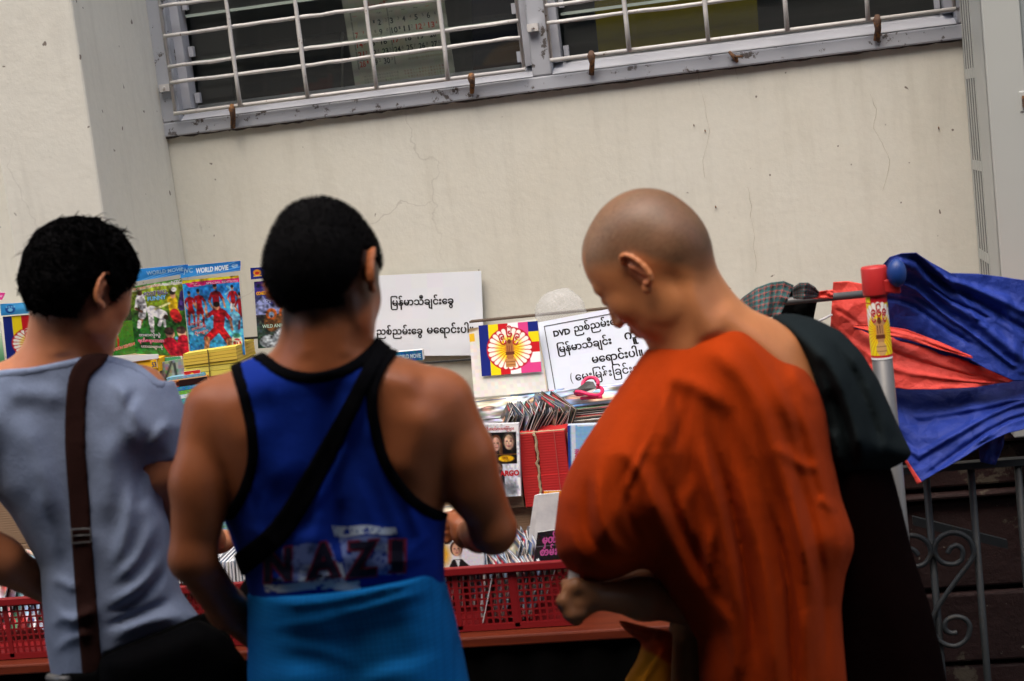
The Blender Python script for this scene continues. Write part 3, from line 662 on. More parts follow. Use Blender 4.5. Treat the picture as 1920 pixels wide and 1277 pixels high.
# sticker wrapped round the tube
def wrap_sticker():
    cv = Cv(80, 110, (245, 222, 20)); k = 80/110; cx, cy = .5, .55
    cv.rect(0, 0, 1, .12, (195, 20, 35)); cv.rect(0, 0, .3, .1, (245, 222, 20))
    for i in range(-5, 6):
        a = -math.pi/2+i*.24; cv.line(cx, cy, cx+.5*math.cos(a), cy+.5*math.sin(a)*k*1.15, .03, (250, 248, 240), .062)
    yy = np.hypot(cv.X-cx, (cv.Y-cy)/k); cv.put(np.clip((.42-yy)/.1, 0, 1), (250, 222, 25)); 
    for i in range(30):
        a = i*math.pi/15; cv.line(cx, cy, cx+.62*math.cos(a), cy+.62*math.sin(a)*k, .006, (210, 90, 30))
    B = (190, 140, 95); Dk = (105, 55, 35)
    cv.rect(.4, .38, .6, .6, B); cv.ell(.38, .40, .05, .05, B); cv.ell(.62, .40, .05, .05, B); cv.ell(.5, .38, .055, .055, Dk)
    for q in (.44, .5, .56): cv.rect(q-.012, .45, q+.008, .58, Dk)
    cv.rect(.37, .6, .63, .66, Dk); cv.rect(.41, .66, .59, .72, B); cv.ell(.5, .82, .14, .11, (214, 170, 110)); cv.rect(.36, .78, .64, .79, Dk); cv.rect(.36, .85, .64, .86, Dk)
    cv.rect(0, .93, 1, .965, (195, 20, 35)); cv.rect(0, .965, 1, 1, (245, 245, 245))
    w, h = cv.w, cv.h; R = .0201
    def m(s, t, off=0):
        a = -math.pi/2+math.radians(10.15)*0+(s-.5)*2*1.75; c = tt-ax*(.050+.122*t)
        return c+np.array([math.cos(a), math.sin(a), 0])*(R+off)
    v = [m(s, t) for t in np.linspace(0, 1, h) for s in np.linspace(0, 1, w)]; cols = list(lin(cv.a.reshape(-1, 3)))
    idx = np.arange(w*h).reshape(h, w); f = [tuple(q) for q in np.stack([idx[:-1, :-1], idx[1:, :-1], idx[1:, 1:], idx[:-1, 1:]], -1).reshape(-1, 4)]
    for (dx, off, col) in ((.012, .0003, (235, 235, 230)), (0, .0006, (190, 25, 35))):
        tv, tf = text2d('၉၆၉', .03 if col[0] == 190 else .05); mn, mxx = tv[:, 0].min(), tv[:, 0].max()
        kk = len(v); v += [m(.30+(a-mn)/(mxx-mn)*.42+dx*0, .31-b*.20-abs(a-mn-.8)*0, off) for a, b in tv]; cols += [C8(*col)]*len(tv); f += [tuple(i+kk for i in q) for q in tf]
    me = mesh_from(v, f, 'sticker'); at = me.color_attributes.new('Col', 'FLOAT_COLOR', 'POINT'); at.data.foreach_set('color', np.c_[np.array(cols), np.ones(len(cols))].astype(np.float32).ravel())
    link('sticker', me, MPRINT, pole)
wrap_sticker()

# rail with the plaid shirt
ra, rb = P(1345, 574, -.55), P(1640, 553, -.55)
rb[2] = ra[2] = (ra[2]+rb[2])/2
MB().tube([ra, rb], .008, 10).build('hanging_rail', MSTEEL, None, True)
setp(bpy.data.objects['hanging_rail'], 'thin grey metal rail running from behind the monk to the red tarpaulin', 'rail')
coons('rail_wrap', [(1518, 549, -.57), (1562, 543, -.57)], [(1562, 543, -.57), (1562, 560, -.57)], [(1520, 560, -.57), (1562, 560, -.57)], [(1518, 549, -.57), (1520, 560, -.57)], [MTR, MTR], tp, 20, 8, .006, 2)
def plaid():
    m = new_mat('dark_green_red_plaid', (.02, .03, .03), .9); n = N(m); uv = n.coord('UV'); sp = n.n('ShaderNodeSeparateXYZ'); n.l(uv, sp.inputs[0])
    c = (.018, .026, .028)
    def stripes(o, f, w, off=0):
        a = n.n('ShaderNodeMath', operation='MULTIPLY_ADD'); n.l(o, a.inputs[0]); a.inputs[1].default_value = f; a.inputs[2].default_value = off
        b = n.n('ShaderNodeMath', operation='FRACT'); n.l(a.outputs[0], b.inputs[0]); d = n.n('ShaderNodeMath', operation='LESS_THAN'); n.l(b.outputs[0], d.inputs[0]); d.inputs[1].default_value = w; return d.outputs[0]
    def half(o):
        a = n.n('ShaderNodeMath', operation='MULTIPLY'); n.l(o, a.inputs[0]); a.inputs[1].default_value = .75; return a.outputs[0]
    for o, f in ((sp.outputs[0], 10), (sp.outputs[1], 6)):
        c = n.mix(half(stripes(o, f, .28)), c, (.010, .085, .085))
        c = n.mix(half(stripes(o, f, .07, .5)), c, (.50, .10, .08)); c = n.mix(half(stripes(o, f, .04, .68)), c, (.22, .2, .19))
    n.color(c); return m
MPLAID = plaid()
sh = thing('plaid_shirt', 'dark green and red plaid shirt slung over the thin rail', 'shirt', P(1450, 560, -.55))
coons('shirt_body', [(1378, 572, -.53), (1395, 556, -.56), (1418, 540, -.60), (1445, 530, -.62), (1470, 527, -.62), (1488, 535, -.60)], [(1488, 535, -.6), (1478, 560, -.64), (1462, 592, -.66)],
      [(1388, 590, -.62), (1420, 600, -.66), (1462, 596, -.66)], [(1378, 572, -.53), (1388, 590, -.62)], [MPLAID, MPLAID], sh, 60, 40, .03, 21, [(.3, 0, .5, 1, .1, .02), (.7, 0, .8, 1, .08, -.02)])
coons('sleeve', [(1485, 540, -.58), (1500, 530, -.62), (1515, 530, -.62), (1528, 538, -.60), (1536, 548, -.58)], [(1536, 548, -.58), (1532, 558, -.58)], [(1488, 560, -.58), (1508, 562, -.62), (1532, 560, -.58)], [(1485, 540, -.58), (1488, 560, -.58)], [MPLAID, MPLAID], sh, 40, 24, .03, 25, [(.5, 0, .4, 1, .12, .02)])
MBLACKC = fabric('black_cloth', (.003, .003, .003), .9, 600, .1)
coons('shirt_inside', [(1470, 535, -.52), (1535, 550, -.52)], [(1535, 550, -.52), (1525, 600, -.52), (1560, 640, -.5)], [(1455, 610, -.52), (1560, 640, -.5)], [(1470, 535, -.52), (1455, 610, -.52)], [MBLACKC, MBLACKC], sh, 30, 30, .03, 27)
MB().tube([P(1560, 590, -.56), P(1540, 600, -.57), P(1520, 608, -.57), P(1505, 618, -.56)], .0025, 6).build('white_cord', new_mat('white_cord', (.6, .6, .6), .6), sh, True)

# table
MTOP = new_mat('varnished_red_wood', (.20, .030, .010), .4); n = N(MTOP); n.color(n.ramp(n.noise(6, 8, .6, mapscale=(1, 12, 12)), [(.3, (.075, .010, .003)), (.7, (.15, .025, .007))])); n.normal(n.bump(n.noise(40, 4), .2, .002))
MWOOD = new_mat('dark_crate_wood', (.09, .06, .04), .8)
tb = thing('market_table', 'long stall table with a varnished red wooden top and dark cloth front', 'table', (-1.1, -.6, 0))
TZ = .745; TY = P(960, 1184, -.78)[1]
MB().box(-2.6, .12, -.79, -.30, TZ-.022, TZ).build('tabletop', MTOP, tb, bevel=.004)
for x in (-2.5, .02):
    for y in (-.74, -.34): MB().box(x-.02, x+.02, y-.02, y+.02, 0, TZ-.0225).build('leg', MWOOD, tb)
nn = 140; v = []; 
for j in range(12):
    for i in range(nn): v.append((-2.58+2.68*i/(nn-1), -.772-.012*math.sin(i*.55)*(j/11)-.006*math.sin(i*1.3+1), TZ-.023-(TZ-.05)*j/11))
f = [(j*nn+i, (j+1)*nn+i, (j+1)*nn+i+1, j*nn+i+1) for j in range(11) for i in range(nn-1)]
o = link('table_cloth', mesh_from(v, f), MBLACKC, tb, True)

# stepped risers carrying the goods
def cardboard(name, col, rib=True):
    m = new_mat(name, col, .75); n = N(m); c = n.mix(n.ramp(n.noise(20, 5), [(.35, g3(0)), (.7, g3(1))]), tuple(x*.85 for x in col), col); n.color(c)
    w = n.n('ShaderNodeTexWave', bands_direction='Z'); w.inputs['Scale'].default_value = 55; n.l(n.coord(), w.inputs['Vector']); n.normal(n.bump(w.outputs['Fac'], .2 if rib else 0, .0015)); return m
MREDBOX = cardboard('red_painted_cardboard', (.50, .013, .013)); MBOX = cardboard('brown_cardboard', (.26, .17, .10))
for k, (x0, x1, lab) in enumerate(((-2.3, -1.32, 'low brown cardboard riser box under the poster stand goods at left'), (-1.30, -.76, 'low brown cardboard riser box behind the man in the blue tank top'), (-.745, .06, 'low brown cardboard riser box under the red cardboard box'))):
    setp(MB().box(x0, x1, -.50, -.305, TZ+.001, .935).build('riser_box', MBOX, None, bevel=.004), lab, 'box')

# ================================================================== POSTERS, SIGNS, GOODS
MCLEAR = bpy.data.materials.new('clear_plastic'); MCLEAR.use_nodes = True
t = MCLEAR.node_tree; t.nodes.remove(t.nodes['Principled BSDF']); om = t.nodes['Material Output']
tr = t.nodes.new('ShaderNodeBsdfTransparent'); tr.inputs[0].default_value = (.97, .97, .97, 1); gl = t.nodes.new('ShaderNodeBsdfGlossy'); gl.inputs['Roughness'].default_value = .12
fz = t.nodes.new('ShaderNodeLayerWeight'); fz.inputs[0].default_value = .35; mx = t.nodes.new('ShaderNodeMixShader'); t.links.new(fz.outputs['Fresnel'], mx.inputs[0]); t.links.new(tr.outputs[0], mx.inputs[1]); t.links.new(gl.outputs[0], mx.inputs[2]); t.links.new(mx.outputs[0], om.inputs[0])

YO = -.46
def sleeve_poster(label, hdr, body, hcv, bcv, htx=(), btx=(), strip=None):
    """hanging film sleeve: printed header card, cover picture, clear sleeve round both"""
    c = P(*body[2], YO)
    t_ = thing('hanging_poster', label, 'poster', c, 'disc posters hanging in a row at the stall')
    card('cover', quad(body, YO), bcv, t_, texts=btx, warp=.001)
    card('header', quad(hdr, YO-.004), hcv, t_, texts=htx, warp=.001)
    if strip: card('footer', quad(strip[0], YO-.005), strip[1], t_)
    a = quad([hdr[0], hdr[1], body[2], body[3]], YO-.0075)
    MB().raw(a, [(0, 1, 2, 3)]).build('clear_sleeve', MCLEAR, t_)
    return t_
def bluehdr(w=90, h=26):
    cv = Cv(w, h, (45, 140, 220)); cv.grad(0, 1, (60, 160, 235), (25, 110, 200), True)
    for q in range(4): cv.line(.1+q*.1, 1.1, .9+q*.05, .1+q*.25, .006, (140, 205, 250))
    return cv
Z8 = lambda x, y: (220+x*.2192, 480+y*.2192)
# 1 world movie
h = bluehdr(); h.ell(.90, .45, .05, .17, (225, 240, 250)); h.ell(.90, .45, .04, .135, (60, 150, 225)); h.line(.87, .5, .93, .42, .008, (230, 245, 250))
b = Cv(84, 116, (40, 140, 215)); b.grad(.1, .75, (35, 125, 210), (95, 190, 240)); b.grad(.75, 1, (60, 160, 225), (25, 110, 190))
for (x, y) in ((.78, .13), (.55, .3), (.2, .55), (.86, .55), (.5, .92)): b.line(x, y, x+.08, y+.05, .02, (130, 200, 240)); b.line(x-.05, y+.1, x+.1, y+.02, .012, (150, 215, 245))
RD = (175, 25, 35)
b.player(.10, .16, .46, RD, arms=1); b.player(.26, .14, .5, RD); b.player(.86, .12, .44, RD, (235, 235, 235)); b.player(.98, .22, .46, (150, 20, 30)); b.player(.56, .08, .62, (140, 18, 28))
b.ell(.86, .52, .1, .075, (90, 170, 220)); b.ell(.86, .52, .06, .045, (130, 195, 235))
b.line(.60, .47, .56, .66, .10, RD, .09); b.ell(.56, .375, .055, .048, (200, 140, 105)); b.ell(.56, .35, .058, .036, (25, 18, 15)); b.line(.5, .44, .38, .50, .035, RD); b.line(.38, .5, .36, .40, .022, (200, 140, 105))
b.line(.68, .45, .78, .55, .035, RD); b.line(.78, .55, .80, .68, .022, (200, 140, 105)); b.line(.52, .68, .34, .80, .065, RD); b.line(.34, .80, .30, .97, .045, (195, 135, 100)); b.line(.60, .68, .72, .82, .065, RD); b.line(.72, .82, .74, .98, .045, (195, 135, 100))
b.ell(.87, .83, .10, .09, (215, 240, 235)); b.ell(.87, .86, .075, .07, (180, 30, 40)); b.rect(.84, .83, .90, .93, (235, 240, 240)); b.line(.87, .845, .88, .91, .014, (185, 30, 40)); b.ell(.87, .755, .07, .03, (60, 150, 130))
b.rect(0, 0, 1, .055, (245, 210, 30)); b.rect(.36, .035, 1, .085, (205, 30, 110)); b.poly([(.04, .045), (.34, .03), (.4, .095), (.12, .105)], (200, 30, 105)); b.noise(.02, 2); b.photo(.2, 1)
sleeve_poster('blue sleeve poster with a crowd of footballers in red under a wide sky blue header', [Z8(535, 90), Z8(1055, 40), Z8(1053, 125), Z8(540, 190)], [Z8(553, 210), Z8(1040, 165), Z8(1095, 845), Z8(625, 830)], h, b,
  [('WORLD MOVIE', .26, .74, .80, .62, (235, 248, 255), .04), ('JVC', .05, .62, .21, .55, (170, 215, 245), .02)],
  [('SPECIAL EDITION', .42, .077, .97, .035, (245, 200, 225), .02), ('Oscar', .13, .062, .27, .03, (250, 210, 230)), ('Movie', .2, .092, .33, .03, (250, 210, 230)),
   ('ဘောလုံး', .05, .62, .27, .045, (250, 250, 250), .05, .25), ('ဘောလုံး', .05, .62, .27, .045, (200, 30, 50), .01, .25, 2), ('အကောင်းဆုံး', .07, .69, .35, .045, (250, 250, 250), .05, .25), ('အကောင်းဆုံး', .07, .69, .35, .045, (200, 30, 50), .01, .25, 2), ('ဂိုးများ', .12, .75, .38, .045, (250, 250, 250), .05, .25), ('ဂိုးများ', .12, .75, .38, .045, (200, 30, 50), .01, .25, 2), ('LIVERPOOL', .80, .83, .94, .022, (230, 240, 240), .02)])
# 2 football funny
h = bluehdr(); h.ell(.10, .5, .05, .2, (30, 90, 180)); h.ell(.1, .5, .03, .1, (200, 230, 250))
b = Cv(84, 120, (70, 110, 40)); b.grad(0, .35, (150, 170, 60), (90, 130, 30)); b.grad(.35, 1, (60, 95, 35), (20, 120, 50)); b.ell(.7, .2, .35, .15, (150, 165, 40), .3)
b.rect(0, 0, 1, .04, (105, 170, 70)); b.poly([(0, .04), (.5, .02), (1, .05), (1, .08), (.5, .055), (0, .09)], (225, 235, 200))
b.noise(.02, 3)
WH = (225, 225, 235)
b.line(.20, .17, .24, .34, .075, WH); b.ell(.20, .115, .045, .035, (110, 75, 55)); b.line(.24, .36, .14, .56, .04, (120, 80, 60)); b.line(.14, .52, .12, .6, .035, WH); b.line(.22, .36, .2, .44, .07, WH); b.line(.14, .2, .1, .33, .03, WH); b.line(.1, .33, .2, .38, .025, (120, 80, 60))
b.line(.38, .37, .58, .45, .09, WH); b.line(.36, .42, .36, .56, .05, WH); b.line(.36, .56, .36, .66, .035, WH); b.line(.56, .48, .5, .58, .035, WH); b.ell(.63, .48, .045, .035, (60, 40, 32)); b.line(.6, .52, .6, .6, .025, WH)
b.line(.78, .26, .80, .42, .09, (240, 200, 30)); b.line(.8, .44, .84, .5, .09, (200, 40, 40)); b.ell(.80, .2, .05, .045, (215, 160, 125)); b.ell(.8, .165, .055, .03, (50, 40, 35)); b.ell(.83, .13, .05, .03, (230, 230, 235)); b.line(.72, .3, .45, .36, .02, (225, 225, 160)); b.line(1, .2, .94, .36, .07, (75, 55, 130))
for (x, y, s_) in ((.68, .70, 1), (.90, .69, 1)): b.ell(x, y, .085, .07, (205, 150, 125)); b.ell(x-.01, y-.035, .09, .05, (70, 50, 45))
b.line(.66, .84, .78, .98, .13, (165, 20, 45)); b.line(.92, .80, .92, 1.0, .12, (170, 25, 45)); b.line(.75, .88, .95, .84, .05, (180, 30, 50)); b.ell(.79, .76, .03, .02, (90, 130, 200)); b.photo(.22, 2)
ft = Cv(40, 10, (235, 240, 235)); ft.script(.1, .9, .5, .3, (70, 160, 110), 9)
sleeve_poster('green sleeve poster titled FOOT BALL FUNNY between the dark haired man and the blue poster', [Z8(95, 118), Z8(605, 72), Z8(600, 150), Z8(110, 225)], [Z8(95, 268), Z8(548, 190), Z8(618, 862), Z8(160, 835)], h, b,
  [('WORLD MOVIE', .3, .62, .92, .5, (170, 215, 245), .02)],
  [('THE GAME OF GOD', .02, .055, .58, .045, (240, 170, 140), .02), ('NZC', .80, .055, 1.0, .06, (235, 235, 245), .03), ('FOOT BALL', .27, .165, .72, .075, (245, 245, 250), .07), ('FOOT BALL', .27, .165, .72, .075, (75, 45, 120), .025, 0, 2), ('FUNNY', .33, .235, .68, .075, (40, 130, 220), .06), ('FUNNY', .33, .235, .68, .075, (150, 220, 255), .01, 0, 2),
   ('ဘောလုံးပွဲ', .10, .735, .5, .055, (60, 60, 120), .05), ('ဘောလုံးပွဲ', .10, .735, .5, .055, (245, 245, 250), .005, 0, 2), ('ရယ်စရာဟာသ', .07, .82, .56, .06, (250, 200, 225), .06), ('ရယ်စရာဟာသ', .07, .82, .56, .06, (215, 30, 120), .01, 0, 2), ('ဟာသများစုံ', .12, .90, .52, .05, (60, 60, 120), .05), ('ဟာသများစုံ', .12, .90, .52, .05, (240, 240, 250), .005, 0, 2)],
  ([Z8(350, 875), Z8(552, 855), Z8(555, 900), Z8(362, 908)], ft))
# 3 match poster behind head
b = Cv(60, 110, (50, 90, 30)); b.grad(0, .5, (25, 30, 30), (60, 70, 40)); b.grad(.5, 1, (90, 140, 40), (40, 120, 40)); b.noise(.03, 3); b.player(.5, .3, .6, (200, 30, 40), (240, 240, 240)); b.line(.2, .1, .2, .5, .05, (240, 200, 50))
h = bluehdr()
sleeve_poster('dark sleeve poster with a footballer in red, half hidden behind the leftmost man', [(168, 520), (246, 512), (247, 530), (170, 540)], [(170, 545), (243, 538), (257, 662), (185, 672)], h, b, [], [('SEASON REVIEW', .35, .93, 1.0, .06, (240, 240, 240), .06, .15), ('SEASON REVIEW', .35, .93, 1.0, .06, (210, 50, 40), .02, .15, 2)])
# 4 wild animals
b = Cv(84, 116, (60, 60, 120)); b.grad(0, .45, (35, 25, 90), (90, 105, 170)); b.grad(.45, 1, (70, 70, 70), (40, 70, 50)); b.noise(.03, 4)
b.poly([(0, .35), (.15, .22), (.3, .4), (.5, .25), (.8, .4), (1, .3), (1, .5), (0, .5)], (140, 150, 200))
for (x, y) in ((.28, .50), (.52, .48), (.78, .47)):
    b.ell(x, y+.12, .14, .14, (130, 85, 45)); b.ell(x, y, .10, .085, (200, 100, 35)); b.ell(x, y+.01, .05, .045, (150, 180, 215)); b.ell(x, y+.035, .025, .02, (60, 50, 60))
for (x, y, r_) in ((.2, .9, .16), (.5, .82, .2), (.8, .86, .2), (.35, 1.0, .2)): b.ell(x, y, r_, r_*.6, (150, 160, 165)); b.ell(x-.03, y-.03, r_*.6, r_*.3, (195, 205, 210))
b.ell(.6, .8, .12, .08, (100, 150, 190)); b.photo(.25, 3)
h = bluehdr(); h.rect(0, 0, .24, 1, (25, 40, 130)); h.ell(.12, .45, .07, .26, (240, 160, 40)); h.ell(.12, .5, .04, .13, (200, 50, 40)); h.rect(.05, .68, .2, .78, (240, 190, 60))
Z3 = lambda x, y: (400+x*.3132, 320+y*.3132)
sleeve_poster('dark blue sleeve poster of orange monkeys on rocks beside the tank top man', [Z3(220, 582), Z3(560, 560), Z3(562, 620), Z3(225, 652)], [Z3(243, 665), Z3(570, 640), Z3(600, 1040), Z3(268, 1065)], h, b, [],
  [('သဘာဝ', .2, .08, .5, .05, (220, 40, 90), .03), ('တောရိုင်းတိရစ္ဆာန်', .03, .20, .7, .08, (240, 60, 30), .07), ('တောရိုင်းတိရစ္ဆာန်', .03, .20, .7, .08, (250, 210, 40), .02, 0, 2), ('ကမ္ဘာ', .15, .31, .42, .06, (200, 210, 250), .03), ('WILD ANIMALS', .1, .70, .62, .07, (40, 120, 70), .06), ('WILD ANIMALS', .1, .70, .62, .07, (225, 245, 230), .015, 0, 2)])
# 5 flag wheel poster at far left and its neighbour
h = Cv(60, 22, (70, 165, 225)); h.grad(0, 1, (50, 150, 220), (110, 195, 240), True); h.ell(.2, .5, .1, .34, (25, 80, 160)); h.ell(.2, .56, .05, .15, (120, 195, 240))
for q in (.13, .18, .23, .28): h.ell(q, .32, .018, .08, (120, 195, 240))
b = flagcv(72, 100)
sleeve_poster('sleeve poster with a striped flag and yellow wheel behind the leftmost man', [(0, 570), (95, 564), (96, 584), (2, 592)], [(5, 594), (108, 586), (125, 690), (15, 698)], h, b, [], [('၉၆၉', .36, .36, .64, .2, (250, 240, 230), .06), ('၉၆၉', .36, .36, .64, .2, (190, 25, 40), .02, 0, 2)])
b = Cv(40, 90, (225, 240, 225)); b.grad(.3, 1, (200, 225, 190), (20, 100, 50)); b.script(.1, .9, .35, .06, (225, 70, 140), 6)
card('pink_green_leaflet', quad([(-60, 596), (-2, 592), (12, 700), (-50, 706)], YO), b, None, 'green leaflet with pink lettering at the far left edge of the stall', 'leaflet', mat=MPRINT)
b = Cv(20, 20, (230, 60, 150)); b.script(.1, .9, .5, .3, (250, 210, 230), 3)
card('pink_tag', quad([(-30, 548), (10, 549), (4, 562), (-30, 564)], YO-.01), b, None, 'small pink price tag at the far left edge', 'tag', mat=MPRINT)
# string / rails behind posters
for (u0, v0, u1, v1, Y, nm, lab) in ((120, 663, 512, 633, YO+.02, 'poster_rail', 'dark thin rail the disc posters hang against'), (700, 690, 912, 674, -.06, 'sign_rail', 'dark thin rail under the larger white sign')):
    a, b_ = P(u0, v0, Y), P(u1, v1, Y)
    setp(MB().obox(a, b_-a, [0, .012, 0], [0, 0, .004]).build(nm, MDARK), lab, 'rail')

# white laminated sign on the wall
def sgnmat():
    m = new_mat('sign_paper', (.78, .80, .84), .4); return m
cv = Cv(60, 44, (240, 246, 255)); cv.noise(.004, 8)
KK = (8, 8, 10)
Z5 = lambda x, y: (820+x*.2349, 560+y*.2349)
s1 = thing('laminated_sign', 'white landscape sign with two lines of black Burmese lettering on the wall', 'sign', P(800, 668, -.02), 'white paper signs')
card('sheet', quad([(684, 518), (902, 508), (908, 666), (690, 668)], -.02), cv, s1, texts=[('ြမန်မာသီချင်းေခွ', .215, .375, .755, None, KK, .034), ('ညစ်ညမ်းေခွ', .085, .73, .48, None, KK, .034), ('မေရာင်းပါ။', .52, .725, .915, None, KK, .034)], mat=MPRINT, warp=.001)
a = quad([(678, 512), (907, 500), (914, 673), (684, 675)], -.017); MB().raw(a, [(0, 1, 2, 3)]).build('laminate', MCLEAR, s1)
# second sign
s2 = thing('bordered_sign', 'white sign with a black border and four lines of lettering starting with DVD', 'sign', P(1040, 745, -.2), 'white paper signs')
cv = Cv(90, 66, (212, 219, 232)); cv.noise(.004, 8)
YS = [-.17, -.17, -.24, -.24]
q = [Z5(800, 192), (1262, 556), (1300, 716), Z5(905, 812)]
lt = [('DVD', .10, .215, .225, .10, KK, .05), ('ညစ်ညမ်းေခွများ', .255, .20, .72, None, KK, .034), ('ြမန်မာသီချင်း', .11, .42, .50, None, KK, .034), ('ကူးေခွ', .60, .40, .83, None, KK, .034), ('မေရာင်းပါ။', .34, .615, .70, None, KK, .034), ('(', .165, .80, .18, .15, KK, 0), ('ေမးြမန်းြခင်းသည်းခံပါ)', .20, .80, .95, None, KK, .018)]
cs = [P(u, v, Y) for (u, v), Y in zip(q, YS)]
# border lines on the sheet as thin print
cvb = cv
card('sheet', cs, cvb, s2, texts=lt, mat=MPRINT, warp=.001)
def sheetpt(s, t): return (1-t)*((1-s)*cs[0]+s*cs[1])+t*((1-s)*cs[3]+s*cs[2])
nrm = np.cross(cs[1]-cs[0], cs[3]-cs[0]); nrm /= np.linalg.norm(nrm); nrm *= -1 if nrm[1] > 0 else 1
bo = MB()
for (a, b_) in (((.045, .065), (.97, .065)), ((.045, .065), (.045, .95)), ((.045, .95), (.97, .95)), ((.97, .065), (.97, .95))):
    pa, pb = sheetpt(*a)+nrm*.002, sheetpt(*b_)+nrm*.002; d = pb-pa; w_ = np.cross(d, nrm); w_ = w_/np.linalg.norm(w_)*.0009; bo.raw([pa-w_, pb-w_, pb+w_, pa+w_], [(0, 1, 2, 3)])
bo.build('printed_border', new_mat('black_ink', (.012, .012, .015), .6), s2)
# card with flag sticker
s3 = thing('sticker_card', 'worn white cardboard square with a flag and wheel sticker between the two white signs', 'card', P(930, 740, -.2))
cv = Cv(60, 60, (226, 224, 218)); cv.noise(.015, 3)
cv.rect(0, .09, .09, .2, (235, 190, 40)); cv.ell(.0, .02, .16, .04, (150, 130, 100)); cv.rect(.2, 0, .5, .015, (90, 75, 60)); cv.rect(.985, 0, 1, 1, (200, 170, 110))
ca = [P(u, v, Y) for (u, v), Y in zip([Z5(250, 240), Z5(795, 160), Z5(880, 740), Z5(295, 790)], [-.21, -.21, -.24, -.24])]
card('cardboard', ca, cv, s3, mat=MPAPER, thick=.006, warp=.001)
cb = [P(u, v, Y) for (u, v), Y in zip([Z5(328, 215), Z5(800, 178), Z5(832, 582), Z5(355, 620)], [-.216, -.216, -.238, -.238])]
card('flag_sticker', cb, flagcv(110, 100), s3, thick=.0005, texts=[('၉', .34, .33, .44, .22, (250, 240, 235), .06, .3), ('၆', .46, .27, .56, .22, (250, 240, 235), .06), ('၉', .57, .31, .67, .22, (250, 240, 235), .06, -.3),
    ('၉', .34, .33, .44, .22, (190, 25, 40), .02, .3, 2), ('၆', .46, .27, .56, .22, (190, 25, 40), .02, 0, 2), ('၉', .57, .31, .67, .22, (190, 25, 40), .02, -.3, 2)])
# ledge behind
a, b_ = P(880, 606, -.10), P(1200, 580, -.10)
setp(MB().obox(a, [P(1150, 580, -.10)[0]-a[0], 0, 0], [0, .03, 0], [0, 0, .004]).build('back_ledge', MWOOD), 'thin dark wooden ledge behind the cardboard square and bordered sign', 'ledge')
# clear crumpled bag
bm = bmesh.new(); bmesh.ops.create_icosphere(bm, subdivisions=5, radius=1); c = P(1052, 590, -.12)
r_ = np.random.default_rng(5)
dirs = r_.normal(size=(26, 3)); dirs /= np.linalg.norm(dirs, axis=1)[:, None]; am = r_.uniform(.2, 1, 26)
for v_ in bm.verts:
    p = np.array(v_.co); k = 1+.10*np.sum([a*abs(math.sin(5*(p@d)+i)) for i, (a, d) in enumerate(zip(am, dirs))])/6-.12
    k += .05*abs(math.sin(17*p[0]+9*p[2]+5*p[1]))+.04*abs(math.sin(23*p[2]-11*p[0]))
    v_.co = Vector(c)+Vector((p[0]*.056*k, p[1]*.03*k, (max(p[2], -.3)*.055)*k))
me = bpy.data.meshes.new('plastic_bag'); bm.to_mesh(me); MBAG = new_mat('cloudy_plastic', (.8, .82, .84), .25, Alpha=.26, Specular_IOR_Level=.8); o = link('plastic_bag', me, MBAG, None, True); setp(o, 'crumpled clear plastic bag standing above the bordered sign', 'bag')

# ---------------- goods at the centre
def box_thing(name, label, cat, x0, x1, y0, y1, z0, z1, col, mat=None, parent=None, group=None, bevel=.002):
    o = MB().box(x0, x1, y0, y1, z0, z1, col).build(name, mat or MEDGE, parent, bevel=bevel); 
    if label: setp(o, label, cat, group)
    return o
def covercv(seed, w=26, h=36):
    r = random.Random(seed); pal = [(200, 210, 225), (225, 225, 220), (150, 180, 210), (210, 190, 160), (120, 150, 190), (235, 220, 200), (180, 60, 60), (60, 90, 140), (70, 110, 80), (230, 190, 60)]
    cv = Cv(w, h, r.choice(pal[:6])); cv.grad(0, 1, r.choice(pal[:6]), r.choice(pal))
    if seed >= 50: pal = [(70, 72, 76), (95, 98, 100), (50, 52, 58), (130, 132, 135), (60, 55, 52), (90, 80, 70), (60, 70, 90)]; cv.grad(0, 1, r.choice(pal), r.choice(pal))
    for k in range(4): cv.ell(r.random(), r.uniform(.25, .8), r.uniform(.1, .3), r.uniform(.08, .22), r.choice(pal+[(200, 150, 120), (60, 45, 40)]), .1)
    for k in range(2): cv.face(r.uniform(.2, .8), r.uniform(.35, .6), r.uniform(.09, .15))
    cv.rect(.08, .84, .92, .9, r.choice([(60, 70, 120), (180, 40, 50), (40, 40, 40)])); cv.rect(.1, .06, .8, .1, r.choice([(90, 100, 130), (190, 60, 70)])); cv.noise(.03, 2); cv.photo(.25, seed)
    return cv
def card3(name, c, ex, ey, cv, **k):
    """card centred at c with half extents ex (right), ey (down)"""
    c, ex, ey = map(np.asarray, (c, ex, ey)); return card(name, [c-ex-ey, c+ex-ey, c+ex+ey, c-ex+ey], cv, **k)
# red cardboard box with a torn seam
RX0, RX1 = P(975, 860, -.52)[0], P(1064, 860, -.52)[0]; RZ1 = P(1000, 812, -.52)[2]; 
rb = thing('red_cardboard_box', 'red painted cardboard box with a torn seam between two film covers', 'box', ((RX0+RX1)/2, -.4, .936))
xm = RX0+(RX1-RX0)*.37
for (a, b_, nm) in ((RX0, xm-.0025, 'left_panel'), (xm+.0025, RX1, 'right_panel')):
    MB().box(a, b_, -.52, -.36, .936, RZ1).build(nm, MREDBOX, rb, bevel=.002)
zz1 = P(1000, 893, -.52)[2]
MB().box(RX0+.001, xm-.003, -.5225, -.5205, .937, zz1).box(xm+.003, RX1-.001, -.5225, -.5205, .937, zz1+.001).build('lower_flap', MREDBOX, rb)
MTORN = new_mat('torn_cardboard', (.42, .33, .2), .9)
MB().tube([(xm+random.uniform(-.003, .003), -.5215, .937+(RZ1-.937)*i/22) for i in range(23)], .0028, 6, jit=.4).build('torn_seam', MTORN, rb, True)
